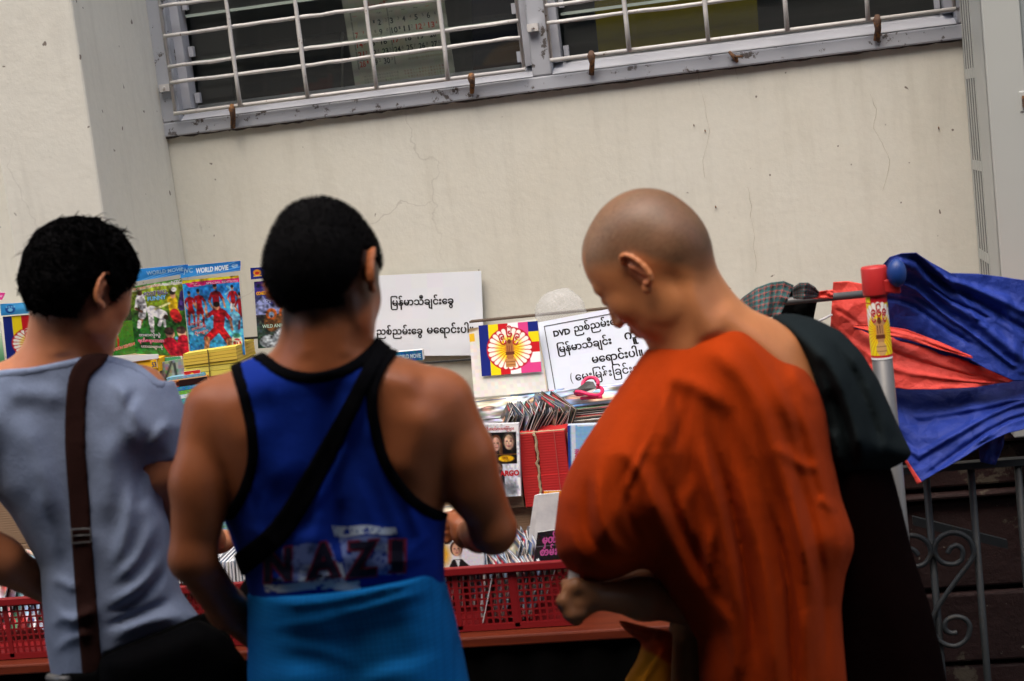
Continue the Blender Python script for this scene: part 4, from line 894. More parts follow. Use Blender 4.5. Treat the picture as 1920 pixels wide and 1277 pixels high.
MB().tube([(RX0+(RX1-RX0)*i/14, -.515+random.uniform(-.002, .002), RZ1+.0005) for i in range(15)], .0022, 6, jit=.4).build('torn_rim', MTORN, rb, True)
MB().tube([(RX1-.022, -.5235, .94), (RX1-.022, -.5235, RZ1)], .0008, 4).build('clear_tape', new_mat('tape_edge', (.45, .1, .08), .2), rb)
# film cover "ARGO"
cv = Cv(78, 104, (226, 228, 236)); cv.rect(.0, 0, 1, .10, (240, 240, 245))
cv.rect(.13, .12, .93, .47, (18, 16, 18)); cv.face(.24, .27, .10, (190, 150, 130)); cv.face(.49, .27, .115, (215, 165, 145), (90, 55, 35), True); cv.face(.77, .25, .125, (205, 165, 140), (60, 50, 45)); cv.rect(.13, .42, .93, .55, (16, 14, 15)); cv.ell(.70, .475, .17, .045, (235, 180, 25)); cv.rect(.13, .415, .93, .42, (120, 80, 40))
cv.rect(.13, .55, .93, 1, (205, 210, 222)); cv.ell(.28, .56, .09, .07, (210, 170, 50)); cv.face(.52, .60, .085, (200, 155, 130)); cv.line(.52, .72, .52, .95, .13, (35, 38, 48)); cv.line(.52, .70, .52, .82, .035, (230, 230, 235)); cv.ell(.78, .88, .14, .1, (150, 155, 165), .1); cv.noise(.02, 2)
for q in range(14): cv.line(.62+.02*q, .8+.01*(q % 4), .62+.022*q, .96, .004, (110, 115, 125))
cv.photo(.12, 4)
cy = -.535
cq = [P(u, v, cy) for (u, v) in ((887, 797), (972, 794), (977, 930), (893, 934))]
card('film_cover', cq, cv, None, 'white film cover with three faces and the red word ARGO left of the red box', 'film cover', thick=.014, edge=(.6, .62, .66),
     texts=[('ရုပ်ရှင်ဇာတ်ကားကြီးများ', .15, .08, .9, .05, (200, 30, 45), .02), ('ARGO', .55, .71, .98, .10, (190, 25, 35), .05), ('70', .63, .485, .74, .05, (150, 90, 20), .02)])
# blue case at right of the box
cv = Cv(50, 80, (140, 190, 232)); cv.grad(0, 1, (130, 185, 232), (185, 215, 240)); cv.rect(0, 0, .07, 1, (40, 70, 150)); cv.rect(.08, .0, .16, 1, (215, 225, 240)); cv.script(.08, .16, .5, .04, (210, 50, 120), 1)
for q in range(8): cv.line(.3+.07*q, .62+.02*(q % 3), .32+.06*q, .85, .025, (70, 80, 105))
cv.rect(.2, .0, .95, .03, (225, 235, 245)); cv.noise(.02, 2)
cq = [P(u, v, -.535) for (u, v) in ((1064, 798), (1160, 794), (1162, 930), (1068, 934))]
card('film_case', cq, cv, None, 'pale blue film case with standing figures right of the red box', 'film case', thick=.02, edge=(.5, .6, .75), texts=[('FINAL SEASON', .125, .33, .5, .08, (210, 50, 120), .03, -1.5)])
# box under sleeves, behind
xg0, xg1 = P(885, 800, -.45)[0]-.02, P(1170, 800, -.45)[0]
setp(MB().box(xg0-.5, RX0-.004, -.515, -.16, .936, RZ1-.018).build('goods_box', MBOX), 'low brown box carrying the flat film sleeves left of the red box', 'box')
setp(MB().box(RX1+.004, .05, -.515, -.16, .936, RZ1-.008).build('goods_box', MBOX), 'low brown box carrying the flat film sleeves right of the red box', 'box')
setp(MB().box(RX0-.003, RX1+.003, -.355, -.16, .936, RZ1-.03).build('goods_box', MBOX), 'low brown box behind the red cardboard box', 'box')
# flat stacks of sleeves
ORD = 'first second third fourth fifth sixth seventh eighth ninth tenth eleventh twelfth thirteenth fourteenth fifteenth sixteenth seventeenth eighteenth nineteenth twentieth twenty-first twenty-second'.split()
cvs = [covercv(k) for k in range(12)]+[covercv(50+k) for k in range(8)]
protos = {}
def slab_mesh(k, w, d, th, edge):
    """one film sleeve: thin slab with a printed front (local XY plane)"""
    key = (k if k >= 100 else k % 12, w, d, th)
    if key in protos: return protos[key]
    c = cvs[12+k % 8] if k >= 100 else cvs[k % 12]; me_o = card('film_sleeve', [(-w/2, d/2, 0), (w/2, d/2, 0), (w/2, -d/2, 0), (-w/2, -d/2, 0)], c, thick=th, edge=edge)
    me = me_o.data; bpy.data.objects.remove(me_o); protos[key] = me
    # card() may have flipped the rim towards the viewer: keep as is
    return me
def sleeve(k, loc, rot, label, group, w=.13, d=.185, th=.0022, name='film_sleeve'):
    me = slab_mesh(k, w, d, th, [(.62, .64, .66), (.35, .37, .38), (.12, .13, .14), (.5, .42, .36)][k % 4])
    o = bpy.data.objects.new(name, me); COL.objects.link(o); o.location = Vector([float(x) for x in loc]); o.rotation_euler = rot; setp(o, label, 'film sleeve', group); return o
def flat_stack(u, v, Y, n, w, d, yaw, lab_top, lab, k0, z0, pitch=0, roll=0):
    c = P(u, v, Y); g = 'flat stacks of film sleeves'
    for i in range(n):
        top = i == n-1
        sleeve(k0+i*5 if not top else k0, (c[0]+random.uniform(-.004, .004), Y+random.uniform(-.004, .004), z0+i*.0045), (pitch+random.uniform(-.01, .01), roll+random.uniform(-.01, .01), yaw+random.uniform(-.06, .06)), lab_top if top else ORD[n-1-i]+' '+lab, g, w, d)
BZ = RZ1-.018
flat_stack(905, 760, -.33, 9, .14, .19, .1, 'pale blue film sleeve topping the leftmost flat stack below the flag card', 'film sleeve from the top of the leftmost flat stack below the flag card', 0, BZ+.006, pitch=.12)
flat_stack(985, 755, -.30, 10, .13, .185, -.25, 'film sleeve with a printed portrait topping the flat stack under the bordered sign corner', 'film sleeve from the top of the flat stack under the bordered sign', 3, BZ+.004, pitch=.16, roll=-.05)
flat_stack(1120, 750, -.34, 11, .19, .15, .15, 'landscape picture sleeve under the pink band', 'film sleeve from the top of the stack under the pink band', 6, BZ+.012, pitch=.1)

# fans of upright sleeves
def fan(u, v, Y, n, dx, h, w, z0, lean, lab, group, k0, yaw=1.35, dz=0):
    """row of thin sleeves standing on edge, leaning right"""
    c = P(u, v, Y)
    for i in range(n):
        le = lean+random.uniform(-.10, .10)
        x = c[0]+dx*i; hh = h*random.uniform(.93, 1.05)
        yw = yaw+random.uniform(-.2, .2)
        # local slab: x = width, y = height; stand it up, then turn it side-on
        M1 = Matrix.Rotation(math.radians(90), 4, 'X'); M2 = Matrix.Rotation(-yw, 4, 'Z'); M3 = Matrix.Rotation(le, 4, 'Y')
        o = sleeve(k0+i*3, (0, 0, 0), (0, 0, 0), ORD[i]+' '+lab, group, w, h, .0017)
        o.matrix_world = Matrix.Translation((x+math.sin(le)*hh/2, c[1]+random.uniform(-.008, .008), z0+dz*i+hh/2*math.cos(le))) @ M3 @ M2 @ M1
gd = 'dark film sleeves fanned behind the red box'
zf = P(960, 812, -.45)[2]
fan(931, 800, -.44, 16, .0052, .066, .10, BZ+.002, .50, 'dark film sleeve from the left in the fan above the ARGO cover', gd, 101, 1.32)
fan(990, 806, -.40, 12, .0042, .074, .10, BZ-.005, .60, 'dark film sleeve from the left in the fan above the red box', gd+' at right', 102, 1.25)
fan(1015, 800, -.40, 6, .006, .075, .12, BZ-.005, .35, 'dark film sleeve from the left in the bundle beside the pink band', 'dark film sleeves beside the pink band', 103, .9)
# pink band and metal clip on the stack
MPINK = new_mat('pink_band', (.75, .02, .12), .45)
c = P(1106, 752, -.40); c[2] = BZ+.075
pb = [c+np.array([.030*math.cos(a), .024*math.sin(a), .006*math.sin(2*a)]) for a in np.linspace(0, 2*math.pi, 28)]
pb2 = [c+np.array([.004+.017*math.cos(a), .012+.012*math.sin(a), .016+.012*math.sin(a)]) for a in np.linspace(-.3, math.pi+.3, 16)]
t_ = thing('elastic_band', 'bright pink elastic band with a dark metal buckle on the picture sleeves', 'elastic band', c)
MB().tube(pb, .0042, 8).build('loop', MPINK, t_, True); MB().tube(pb2, .0042, 8).build('small_loop', MPINK, t_, True)
MB().tube([c+np.array([-.018, -.012, -.010]), c+np.array([.03, -.018, -.010])], .0036, 8).build('tail', MPINK, t_, True)
MB().raw([c+np.array(p) for p in ((-.034, -.014, .006), (-.006, -.018, .012), (.020, -.016, .010), (.012, .0, .022), (-.002, .004, .024), (-.016, -.004, .016), (-.01, -.02, .003), (.01, -.022, .002))], [(0, 1, 5), (1, 2, 3, 4), (1, 4, 5), (0, 6, 1), (6, 7, 2, 1)]).build('buckle', new_mat('dark_metal', (.12, .12, .12), .3, Metallic=.6), t_)

# lower tier: sleeves in the basket
gl_ = 'film sleeves standing in the red basket'
fan(934, 1030, -.64, 13, .0048, .135, .10, TZ+.03, .30, 'pale film sleeve from the left in the basket row below the ARGO cover', gl_, 0, 1.25)
fan(890, 1050, -.70, 20, .0052, .112, .10, TZ+.025, .28, 'film sleeve from the left in the low front row behind the bent elbow', gl_+' front row', 1, 1.2)
fan(960, 1030, -.60, 12, .0045, .13, .10, TZ+.03, .34, 'grey edged film sleeve from the left in the basket below the red box', gl_+' below the red box', 102, 1.25)
fan(830, 1060, -.58, 22, .0062, .105, .10, TZ+.02, .2, 'film sleeve from the left in the back row of the red basket', gl_+' at the back', 4, 1.3)
# stack of white sleeve edges with portrait cover in front
sx0, sx1 = P(800, 1000, -.62)[0], P(872, 1000, -.62)[0]
zt1 = P(840, 968, -.62)[2]; 
for i in range(16):
    sleeve(i*2, ((sx0+sx1)/2+random.uniform(-.004, .004), -.60+random.uniform(-.004, .004), zt1-.002-.0052*i), (random.uniform(-.01, .01), random.uniform(-.01, .01), .12), ORD[i]+' white edged film sleeve from the top of the stack by the tank top man' if i else 'pictured film sleeve topping the stack beside the hand of the tank top man', 'stack of white edged film sleeves', .13, .16, .004)
cv = Cv(70, 50, (226, 226, 236)); cv.ell(.1, .55, .14, .3, (235, 180, 60), .15); cv.face(.40, .42, .13, (215, 165, 135), (80, 55, 40)); cv.poly([(.18, 1), (.3, .72), (.5, .72), (.72, 1)], (28, 26, 30)); cv.poly([(.36, .74), (.46, .74), (.42, 1)], (220, 220, 225)); cv.rect(0, .25, .25, .9, (60, 45, 40)) if False else None; cv.noise(.02, 2)
card('film_cover', [P(u, v, -.73) for (u, v) in ((822, 1006), (902, 1002), (908, 1062), (826, 1068))], cv, None, 'white film cover with a man in a black suit in the red basket', 'film cover', thick=.012, texts=[('SPECIAL COVER', .42, .17, .98, .1, (50, 60, 160), .03)])
# colourful flat covers left of it
cv = covercv(33, 40, 30); 
card('film_cover', [P(820, 905, -.42), P(855, 935, -.44), P(860, 965, -.56), P(815, 968, -.56)], cv, None, 'colourful film cover lying between the tank top and the raised elbow', 'film cover', thick=.006)
cv = covercv(34, 40, 30); 
card('film_cover', [P(818, 930, -.44), P(868, 955, -.46), P(876, 972, -.58), P(812, 975, -.6)], cv, None, 'pale film cover just above the hand of the man in the tank top', 'film cover', thick=.006)
# folded white paper, yellow packet and dark packets with magenta lettering
MWP = new_mat('newsprint', (.62, .62, .63), .85); n = N(MWP); n.color(n.ramp(n.noise(30, 6), [(.3, (.5, .5, .52)), (.7, (.68, .68, .68))])); n.normal(n.bump(n.noise(12, 5), .5, .006))
pt = thing('folded_paper', 'folded white newsprint standing at the right end of the red basket', 'paper', P(1020, 1040, -.66))
Yp = -.66
for k, (c4) in enumerate(([(1010, 928), (1048, 924), (1040, 1000), (998, 1040)], [(1002, 930), (1014, 926), (1002, 1040), (985, 1044)])):
    a = [P(u, v, Yp+.02*k) for u, v in c4]; nr = np.array([0, .006, 0]); MB().raw(a+[p+nr for p in a], [(0, 1, 2, 3), (7, 6, 5, 4), (0, 4, 5, 1), (1, 5, 6, 2), (2, 6, 7, 3), (3, 7, 4, 0)]).build('fold', MWP, pt)
cv = Cv(30, 12, (245, 165, 30)); cv.script(.1, .9, .5, .3, (200, 60, 30), 5)
card('yellow_packet', [P(u, v, -.62) for (u, v) in ((1020, 921), (1052, 920), (1050, 960), (1018, 962))], cv, None, 'orange yellow packet top behind the folded newsprint', 'packet')
cv = Cv(60, 60, (34, 26, 32)); cv.noise(.03, 3); cv.script(.2, .9, .3, .16, (190, 80, 150), 4); cv.script(.15, .9, .68, .16, (190, 80, 150), 4); cv.rect(0, .48, 1, .5, (120, 120, 130))
card('dark_packet', [P(u, v, -.70) for (u, v) in ((1008, 998), (1052, 992), (1056, 1050), (1000, 1054))], cv, None, 'dark packet with pink lettering in the red basket by the orange robe', 'packet', texts=[('မှတ်', .25, .4, .8, .35, (200, 90, 160), .03), ('တမ်း', .2, .8, .8, .35, (200, 90, 160), .03)])

# red plastic baskets
MBASK = new_mat('red_basket_plastic', (.20, .006, .008), .45)
def basket(x0, x1, label, z0=TZ+.002, h=.135, y0=-.755, y1=-.515):
    t_ = thing('plastic_basket', label, 'basket', ((x0+x1)/2, (y0+y1)/2, z0), 'red plastic baskets along the front of the table')
    rim = MB(); zt = z0+h
    rim.box(x0-.008, x1+.008, y0-.010, y0+.004, zt-.016, zt); rim.box(x0-.008, x1+.008, y1-.004, y1+.01, zt-.016, zt); rim.box(x0-.008, x0+.004, y0+.0041, y1-.0041, zt-.016, zt); rim.box(x1-.004, x1+.008, y0+.0041, y1-.0041, zt-.016, zt)
    rim.build('rim', MBASK, t_, bevel=.002)
    for (a0, a1, fixed, axis, nm) in ((x0, x1, y0, 0, 'front_lattice'), (x0, x1, y1-.002, 0, 'back_lattice'), (y0+.002, y1-.002, x0, 1, 'end_lattice'), (y0+.002, y1-.002, x1-.002, 1, 'end_lattice')):
        g = MB(); n_ = int((a1-a0)/.0135)
        def bx(a, b, lo, hi, d0=0, d1=.002):
            if axis == 0: g.box(a, b, fixed+d0, fixed+d1, lo, hi)
            else: g.box(fixed+d0, fixed+d1, a, b, lo, hi)
        for i in range(n_+1):
            a = a0+(a1-a0)*i/n_; bx(a-.0022, a+.0022, z0+.004, zt-.0165)
        for j in range(9):
            z = z0+.012+(h-.03)*j/8; bx(a0, a1, z-.0018, z+.0018, .0003, .0017)
        for i in (1, 2, 3):
            a = a0+(a1-a0)*i/4; bx(a-.005, a+.005, z0+.004, zt-.0165, -.001, .003)
        bx(a0, a1, z0, z0+.012, -.001, .003)
        g.build(nm, MBASK, t_)
    MB().box(x0+.003, x1-.003, y0+.004, y1-.004, z0, z0+.003).build('floor', MBASK, t_)
bx1 = P(1072, 1100, -.755)[0]
basket(bx1-.47, bx1, 'red plastic basket of film sleeves between the tank top man and the monk')
basket(bx1-.96, bx1-.49, 'red plastic basket half hidden left of the man in the tank top')
basket(bx1-1.45, bx1-.98, 'dark red plastic basket at the far left under the forearm')
basket(bx1-1.94, bx1-1.47, 'red plastic basket at the left end of the table beyond the grey shirt')
# sleeves in left baskets
gw = 'white edged sleeves in the left red basket'
cL = P(440, 1060, -.68)
for i in range(16):
    M1 = Matrix.Rotation(math.radians(90), 4, 'X')
    o = sleeve(i*4, (0, 0, 0), (0, 0, 0), ORD[i]+' white edged film sleeve from the left in the basket left of the tank top', gw, .12, .14, .004)
    o.matrix_world = Matrix.Translation((cL[0]-.05+.0075*i, -.66, TZ+.105+random.uniform(-.004, .004))) @ Matrix.Rotation(.05+random.uniform(-.03, .03), 4, 'Y') @ Matrix.Rotation(-1.5, 4, 'Z') @ M1
cv = covercv(40, 30, 20); card('film_cover', [P(415, 965, -.52), P(455, 962, -.52), P(462, 992, -.58), P(405, 996, -.58)], cv, None, 'colourful film cover seen between the bent arm and the blue tank top', 'film cover', thick=.01)
cL = P(40, 1000, -.62)
for i in range(10):
    o = sleeve(i*7+1, (0, 0, 0), (0, 0, 0), ORD[i]+' bright comic from the left in the far left basket', 'comics in the far left basket', .12, .15, .003)
    o.matrix_world = Matrix.Translation((cL[0]-.10+.022*i, -.62, TZ+.115)) @ Matrix.Rotation(.2, 4, 'Y') @ Matrix.Rotation(-.5, 4, 'Z') @ Matrix.Rotation(math.radians(78), 4, 'X')

# upper left goods: yellow book blocks, comics
Yb = -.50
def pagebox(name, label, c4, Y, dep, col, bands, parent=None, cat='book', n=None, cord=True):
    t_ = thing(name, label, cat, P(*c4[3], Y)); TL, TR, BR, BL = [P(u, v, Y) for u, v in c4]
    for i in range(bands):
        a, b_ = i/bands, (i+.88)/bands
        p = [TL+(BL-TL)*a, TR+(BR-TR)*a, TR+(BR-TR)*b_, TL+(BL-TL)*b_]; off = np.array([0, random.uniform(-.0015, .0015), 0]); d = np.array([0, dep, 0]); p = [q+off for q in p]
        cc = tuple(min(1, x*random.uniform(.82, 1.08)) for x in col)
        MB().raw(p+[q+d for q in p], [(0, 1, 2, 3), (7, 6, 5, 4), (0, 4, 5, 1), (1, 5, 6, 2), (2, 6, 7, 3), (3, 7, 4, 0)], cc).build('page_block' if cat == 'book' else 'book', MEDGE, t_)
    if cord:
        m0 = TL*.52+TR*.48; m1 = BL*.52+BR*.48; MB().tube([m0+[0, -.003, .002], m1+[0, -.003, 0]], .0012, 5, (.1, .08, .02)).build('string', MEDGE, t_)
    return t_
YEL = tuple(C8(214, 190, 70)); 
pagebox('yellow_book_block', 'thick block of yellow edged pages tied with string under the blue football poster', [(343, 664), (442, 649), (446, 680), (345, 692)], Yb, .12, YEL, 5)
pagebox('yellow_book_block', 'lower pale yellow block with a red corner under the tied yellow pages', [(344, 693), (446, 681), (448, 700), (346, 712)], Yb, .12, tuple(C8(222, 205, 90)), 2)
card('red_label', [P(u, v, Yb-.004) for (u, v) in ((345, 697), (375, 693), (377, 709), (346, 711))], Cv(16, 10, (205, 40, 35)).poly([(.2, 1), (.5, .2), (.7, 1)], (240, 200, 60)), None, 'small red label with a yellow peak on the pale yellow block', 'label')
pagebox('yellow_box', 'bright yellow box with a white lid behind the shoulder of the grey shirt', [(205, 684), (297, 672), (299, 700), (207, 712)], Yb, .14, tuple(C8(245, 190, 20)), 1, cord=False, cat='box')
card('white_lid', [P(u, v, Yb-.003) for (u, v) in ((200, 668), (296, 664), (297, 672), (204, 684))], Cv(16, 8, (225, 225, 225)), None, 'white folded flap on top of the bright yellow box', 'flap')
card('printed_digits', [P(u, v, Yb-.0035) for (u, v) in ((282, 676), (293, 674), (295, 690), (284, 692))], Cv(10, 12, (245, 190, 20)), None, 'printed side of the bright yellow box', 'label', texts=[('53', .15, .8, .9, .8, (30, 50, 110), .03)])
for i, (c4, col, lab) in enumerate((([(312, 709), (382, 699), (384, 704), (314, 714)], (120, 170, 190), 'blue grey comic on top of the little comic pile'),
        ([(314, 714), (388, 704), (390, 716), (316, 728)], (215, 120, 40), 'orange comic spine in the little comic pile'),
        ([(322, 728), (390, 718), (391, 724), (324, 735)], (60, 140, 180), 'blue comic spine in the little comic pile'),
        ([(326, 735), (380, 727), (381, 733), (328, 742)], (110, 180, 70), 'green comic spine in the little comic pile'),
        ([(330, 742), (372, 735), (373, 742), (332, 749)], (210, 230, 235), 'white comic spine in the little comic pile'),
        ([(332, 749), (372, 742), (373, 752), (334, 760)], (60, 160, 170), 'turquoise comic spine low in the little comic pile'))):
    cv = Cv(60, 12, col); cv.noise(.08, 2); 
    if i == 1: cv.script(.3, .95, .6, .3, (40, 20, 20), 6); cv.ell(.25, .6, .05, .3, (60, 25, 20)); cv.rect(0, 0, 1, .15, (240, 190, 140))
    card('comic', [P(u, v, Yb-.01) for u, v in c4], cv, None, lab, 'comic', 'comics piled beside the shoulder', thick=.12, edge=C8(*col))
card('grey_pamphlet', [P(u, v, Yb+.02) for (u, v) in ((298, 680), (345, 672), (346, 712), (300, 716))], Cv(24, 20, (150, 150, 140)).noise(.06, 3).line(.2, 1, .5, .1, .05, (70, 75, 70)).line(.7, 1, .6, .2, .05, (60, 65, 60)), None, 'grey printed pamphlet between the yellow box and the yellow pages', 'pamphlet')
card('blue_booklet', [P(u, v, -.30) for (u, v) in ((735, 661), (791, 656), (793, 675), (737, 678))], Cv(40, 14, (20, 95, 150)).noise(.06, 2), None, 'blue booklet edge showing over the right shoulder of the tank top', 'booklet', thick=.02, texts=[('WORLD MOVIE', .1, .75, .95, .6, (200, 220, 230), .02)])
box = MB().box(-2.0, -1.34, -.50, -.36, .9355, P(400, 712, Yb)[2]).build('goods_box', MBOX); setp(box, 'brown box under the yellow page blocks', 'box')
for i in range(14):                                     # small row visible between elbow and T-shirt
    o = sleeve(i, (P(300, 900, -.62)[0]-.03+.006*i, -.62, TZ+.19), (0, 0, 0), ORD[i]+' white edged film sleeve from the left between the two men', 'white edged sleeves between the two men', .12, .12, .003)
    o.matrix_world = Matrix.Translation((P(300, 900, -.62)[0]-.03+.006*i, -.62, TZ+.18)) @ Matrix.Rotation(-1.3, 4, 'Z') @ Matrix.Rotation(math.radians(90), 4, 'X')

# ================================================================== PEOPLE: smooth solids sampled on a grid
RU0, RV0, RST = -560, -100, 4.0
RW, RH = 720, 780                                  # raster covers u -700..2600, v -200..3000
_ru, _rv = np.meshgrid(RU0+RST*np.arange(RW), RV0+RST*np.arange(RH))
def blur(a, s):
    s = s*1.25
    if s <= 0: return a
    n = int(3*s)+1; k = np.exp(-.5*(np.arange(-n, n+1)/s)**2); k /= k.sum()
    p = np.pad(a, n, mode='edge')
    p = sum(k[i]*p[:, i:i+a.shape[1]] for i in range(2*n+1)); return sum(k[i]*p[i:i+a.shape[0]] for i in range(2*n+1))
def polysd(pts):
    """signed pixel distance (positive inside) on the raster"""
    pts = np.array(pts, float); d = np.full(_ru.shape, 1e9); ins = np.zeros(_ru.shape, bool); n = len(pts)
    for i in range(n):
        a, b = pts[i], pts[(i+1) % n]; e = b-a
        q = np.clip(((_ru-a[0])*e[0]+(_rv-a[1])*e[1])/(e@e+1e-9), 0, 1)
        d = np.minimum(d, np.hypot(_ru-a[0]-q*e[0], _rv-a[1]-q*e[1]))
        if a[1] != b[1]: ins ^= ((_rv > a[1]) != (_rv > b[1])) & (_ru < (b[0]-a[0])*(_rv-a[1])/(b[1]-a[1])+a[0])
    return np.where(ins, d, -d)
def linedist(pts):
    d = np.full(_ru.shape, 1e9); T = np.zeros(_ru.shape); pts = np.array(pts, float)
    L = np.r_[0, np.cumsum(np.linalg.norm(np.diff(pts, axis=0), axis=1))]
    for i in range(len(pts)-1):
        a, b = pts[i], pts[i+1]; e = b-a; q = np.clip(((_ru-a[0])*e[0]+(_rv-a[1])*e[1])/(e@e+1e-9), 0, 1)
        dd = np.hypot(_ru-a[0]-q*e[0], _rv-a[1]-q*e[1]); m = dd < d; d = np.where(m, dd, d); T = np.where(m, (L[i]+q*(L[i+1]-L[i]))/L[-1], T)
    return d, T
def spl(pts, k=6):
    w = [np.array(p, float) for p in pts]; q = []
    for i in range(len(w)-1):
        p0, p1, p2, p3 = w[max(i-1, 0)], w[i], w[i+1], w[min(i+2, len(w)-1)]
        for j in range(k):
            t = j/k; q.append(.5*((2*p1)+(-p0+p2)*t+(2*p0-5*p1+4*p2-p3)*t*t+(-p0+3*p1-3*p2+p3)*t**3))
    q.append(w[-1]); return q
def ridge(D, pts, amp, sig, sig2=None, taper=(.12, .12)):
    """fold: soft ridge along a curve, with a slightly sharper hollow on its right side"""
    d, T = linedist(spl(pts)); ea = np.clip(T/max(taper[0], 1e-3), 0, 1); eb = np.clip((1-T)/max(taper[1], 1e-3), 0, 1); env = ea*ea*(3-2*ea)*eb*eb*(3-2*eb)
    D += amp*np.exp(-(d/sig)**2)*env; return D
def wrinkles(D, amp, sx, sy, seed):
    r = np.random.default_rng(seed); a = r.normal(size=D.shape); n1 = int(3*sx)+1; k1 = np.exp(-.5*(np.arange(-n1, n1+1)/sx)**2); n2 = int(3*sy)+1; k2 = np.exp(-.5*(np.arange(-n2, n2+1)/sy)**2)
    p = np.pad(a, ((0, 0), (n1, n1)), mode='wrap'); a = sum(k1[i]*p[:, i:i+D.shape[1]] for i in range(2*n1+1)); p = np.pad(a, ((n2, n2), (0, 0)), mode='wrap'); a = sum(k2[i]*p[i:i+D.shape[0]] for i in range(2*n2+1))
    D += a/a.std()*amp; return D
def crease(D, pts, amp, sig, taper=(.3, .3)):
    """fold with a sharp crest"""
    d, T = linedist(pts); ea = np.clip(T/taper[0], 0, 1); eb = np.clip((1-T)/taper[1], 0, 1); D += amp*np.exp(-d/sig)*ea*ea*(3-2*ea)*eb*eb*(3-2*eb); return D
def samp(R, U, V):
    x = np.clip((U-RU0)/RST, 0, RW-1.001); y = np.clip((V-RV0)/RST, 0, RH-1.001)
    i = x.astype(np.int32); j = y.astype(np.int32); fx = (x-i).astype(np.float32); fy = (y-j).astype(np.float32); R = R.astype(np.float32)
    return (R[j, i]*(1-fx)+R[j, i+1]*fx)*(1-fy)+(R[j+1, i]*(1-fx)+R[j+1, i+1]*fx)*fy
class Field:
    def __init__(s, lo, hi, zones, base=.005):
        """zones: per axis list of (a, b, step) finer spacing intervals"""
        s.ax = []
        for k in range(3):
            x = lo[k]; a = [x]
            while x < hi[k]:
                st = base
                for (p, q, t) in zones[k]:
                    if p <= x < q: st = t
                x += st; a.append(x)
            s.ax.append(np.array(a, np.float32))
        s.f = np.full([len(a) for a in s.ax], .3, np.float32)
    def sub(s, lo, hi, pad=.03):
        sl = []
        for k in range(3):
            i0 = int(np.searchsorted(s.ax[k], lo[k]-pad)); i1 = int(np.searchsorted(s.ax[k], hi[k]+pad)); sl.append(slice(max(i0-1, 0), min(i1+1, len(s.ax[k]))))
        sl = tuple(sl); g = np.meshgrid(s.ax[0][sl[0]], s.ax[1][sl[1]], s.ax[2][sl[2]], indexing='ij', sparse=True); return sl, g
    def merge(s, sl, d, k, op='u'):
        a = s.f[sl]
        if a.size == 0: return
        d = d.astype(np.float32)
        if op == 'u': h = np.clip(.5+.5*(a-d)/k, 0, 1); s.f[sl] = a*(1-h)+d*h-k*h*(1-h)
        elif op == 's': h = np.clip(.5-.5*(a+d)/k, 0, 1); s.f[sl] = a*(1-h)-d*h+k*h*(1-h)
        elif op == 'i': h = np.clip(.5-.5*(a-d)/k, 0, 1); s.f[sl] = a*(1-h)+d*h+k*h*(1-h)
    def cone(s, p1, r1, p2, r2, k=.015, op='u'):
        p1, p2 = np.asarray(p1, float), np.asarray(p2, float); R = max(r1, r2)
        sl, (X, Y, Z) = s.sub(np.minimum(p1, p2)-R, np.maximum(p1, p2)+R, k+.012); e = p2-p1; L = e@e+1e-12
        t = np.clip(((X-p1[0])*e[0]+(Y-p1[1])*e[1]+(Z-p1[2])*e[2])/L, 0, 1)
        d = np.sqrt((X-p1[0]-t*e[0])**2+(Y-p1[1]-t*e[1])**2+(Z-p1[2]-t*e[2])**2)-(r1+t*(r2-r1)); s.merge(sl, d, k, op)
    def ell(s, c, r, R=None, k=.015, op='u'):
        c = np.asarray(c, float); r = np.asarray(r, float); m = r.max(); sl, (X, Y, Z) = s.sub(c-m, c+m, k+.012); R = np.eye(3) if R is None else R
        x, y, z = X-c[0], Y-c[1], Z-c[2]; q = [x*R[0, i]+y*R[1, i]+z*R[2, i] for i in range(3)]
        k0 = np.sqrt((q[0]/r[0])**2+(q[1]/r[1])**2+(q[2]/r[2])**2); k1 = np.sqrt((q[0]/r[0]**2)**2+(q[1]/r[1]**2)**2+(q[2]/r[2]**2)**2)+1e-6
        s.merge(sl, k0*(k0-1)/k1, k, op)
    def uvw(s, X, Y, Z):
        x, y, z = X-CAM[0], Y-CAM[1], Z-CAM[2]; w = x*fw[0]+y*fw[1]+z*fw[2]
        return (CX+FPX*(x*RT[0]+y*RT[1]+z*RT[2])/w).astype(np.float32), (CY-FPX*(x*UP[0]+y*UP[1]+z*UP[2])/w).astype(np.float32), w.astype(np.float32)
    def inflate(s, poly, wc, H, E, D=None, k=.015, op='u', bl=2.0, Hb=None, grow=0.0):
        """solid with a measured outline, rounded over in depth; D displaces the side facing the street"""
        poly = np.array(poly, float); sd = blur(polysd(poly), bl)
        us, vs = poly[:, 0], poly[:, 1]; cor = []
        for u in (us.min(), us.max()):
            for v in (vs.min(), vs.max()):
                w_ = wc(u, v) if callable(wc) else wc
                for q in (-1, 1): cor.append(Q(u, v, w_+q*(max(H, Hb or 0)+.03)))
        cor = np.array(cor); sl, (X, Y, Z) = s.sub(cor.min(0), cor.max(0), .02)
        U, V, Wd = s.uvw(X, Y, Z); sm = samp(sd, U, V); w0 = (wc(U, V) if callable(wc) else wc)
        px = w0/FPX if not callable(wc) else w0/FPX
        sm = sm*px+grow; Em = E
        dw = Wd-w0; h = np.where(dw < 0, H, Hb or H).astype(np.float32)
        if D is not None: h = h+np.where(dw < 0, samp(D, U, V), 0)
        q = np.sqrt((np.maximum(Em-sm, 0)/Em)**2+(dw/h)**2)
        d = (q-1)*np.minimum(Em, h); s.merge(sl, d, k, op)
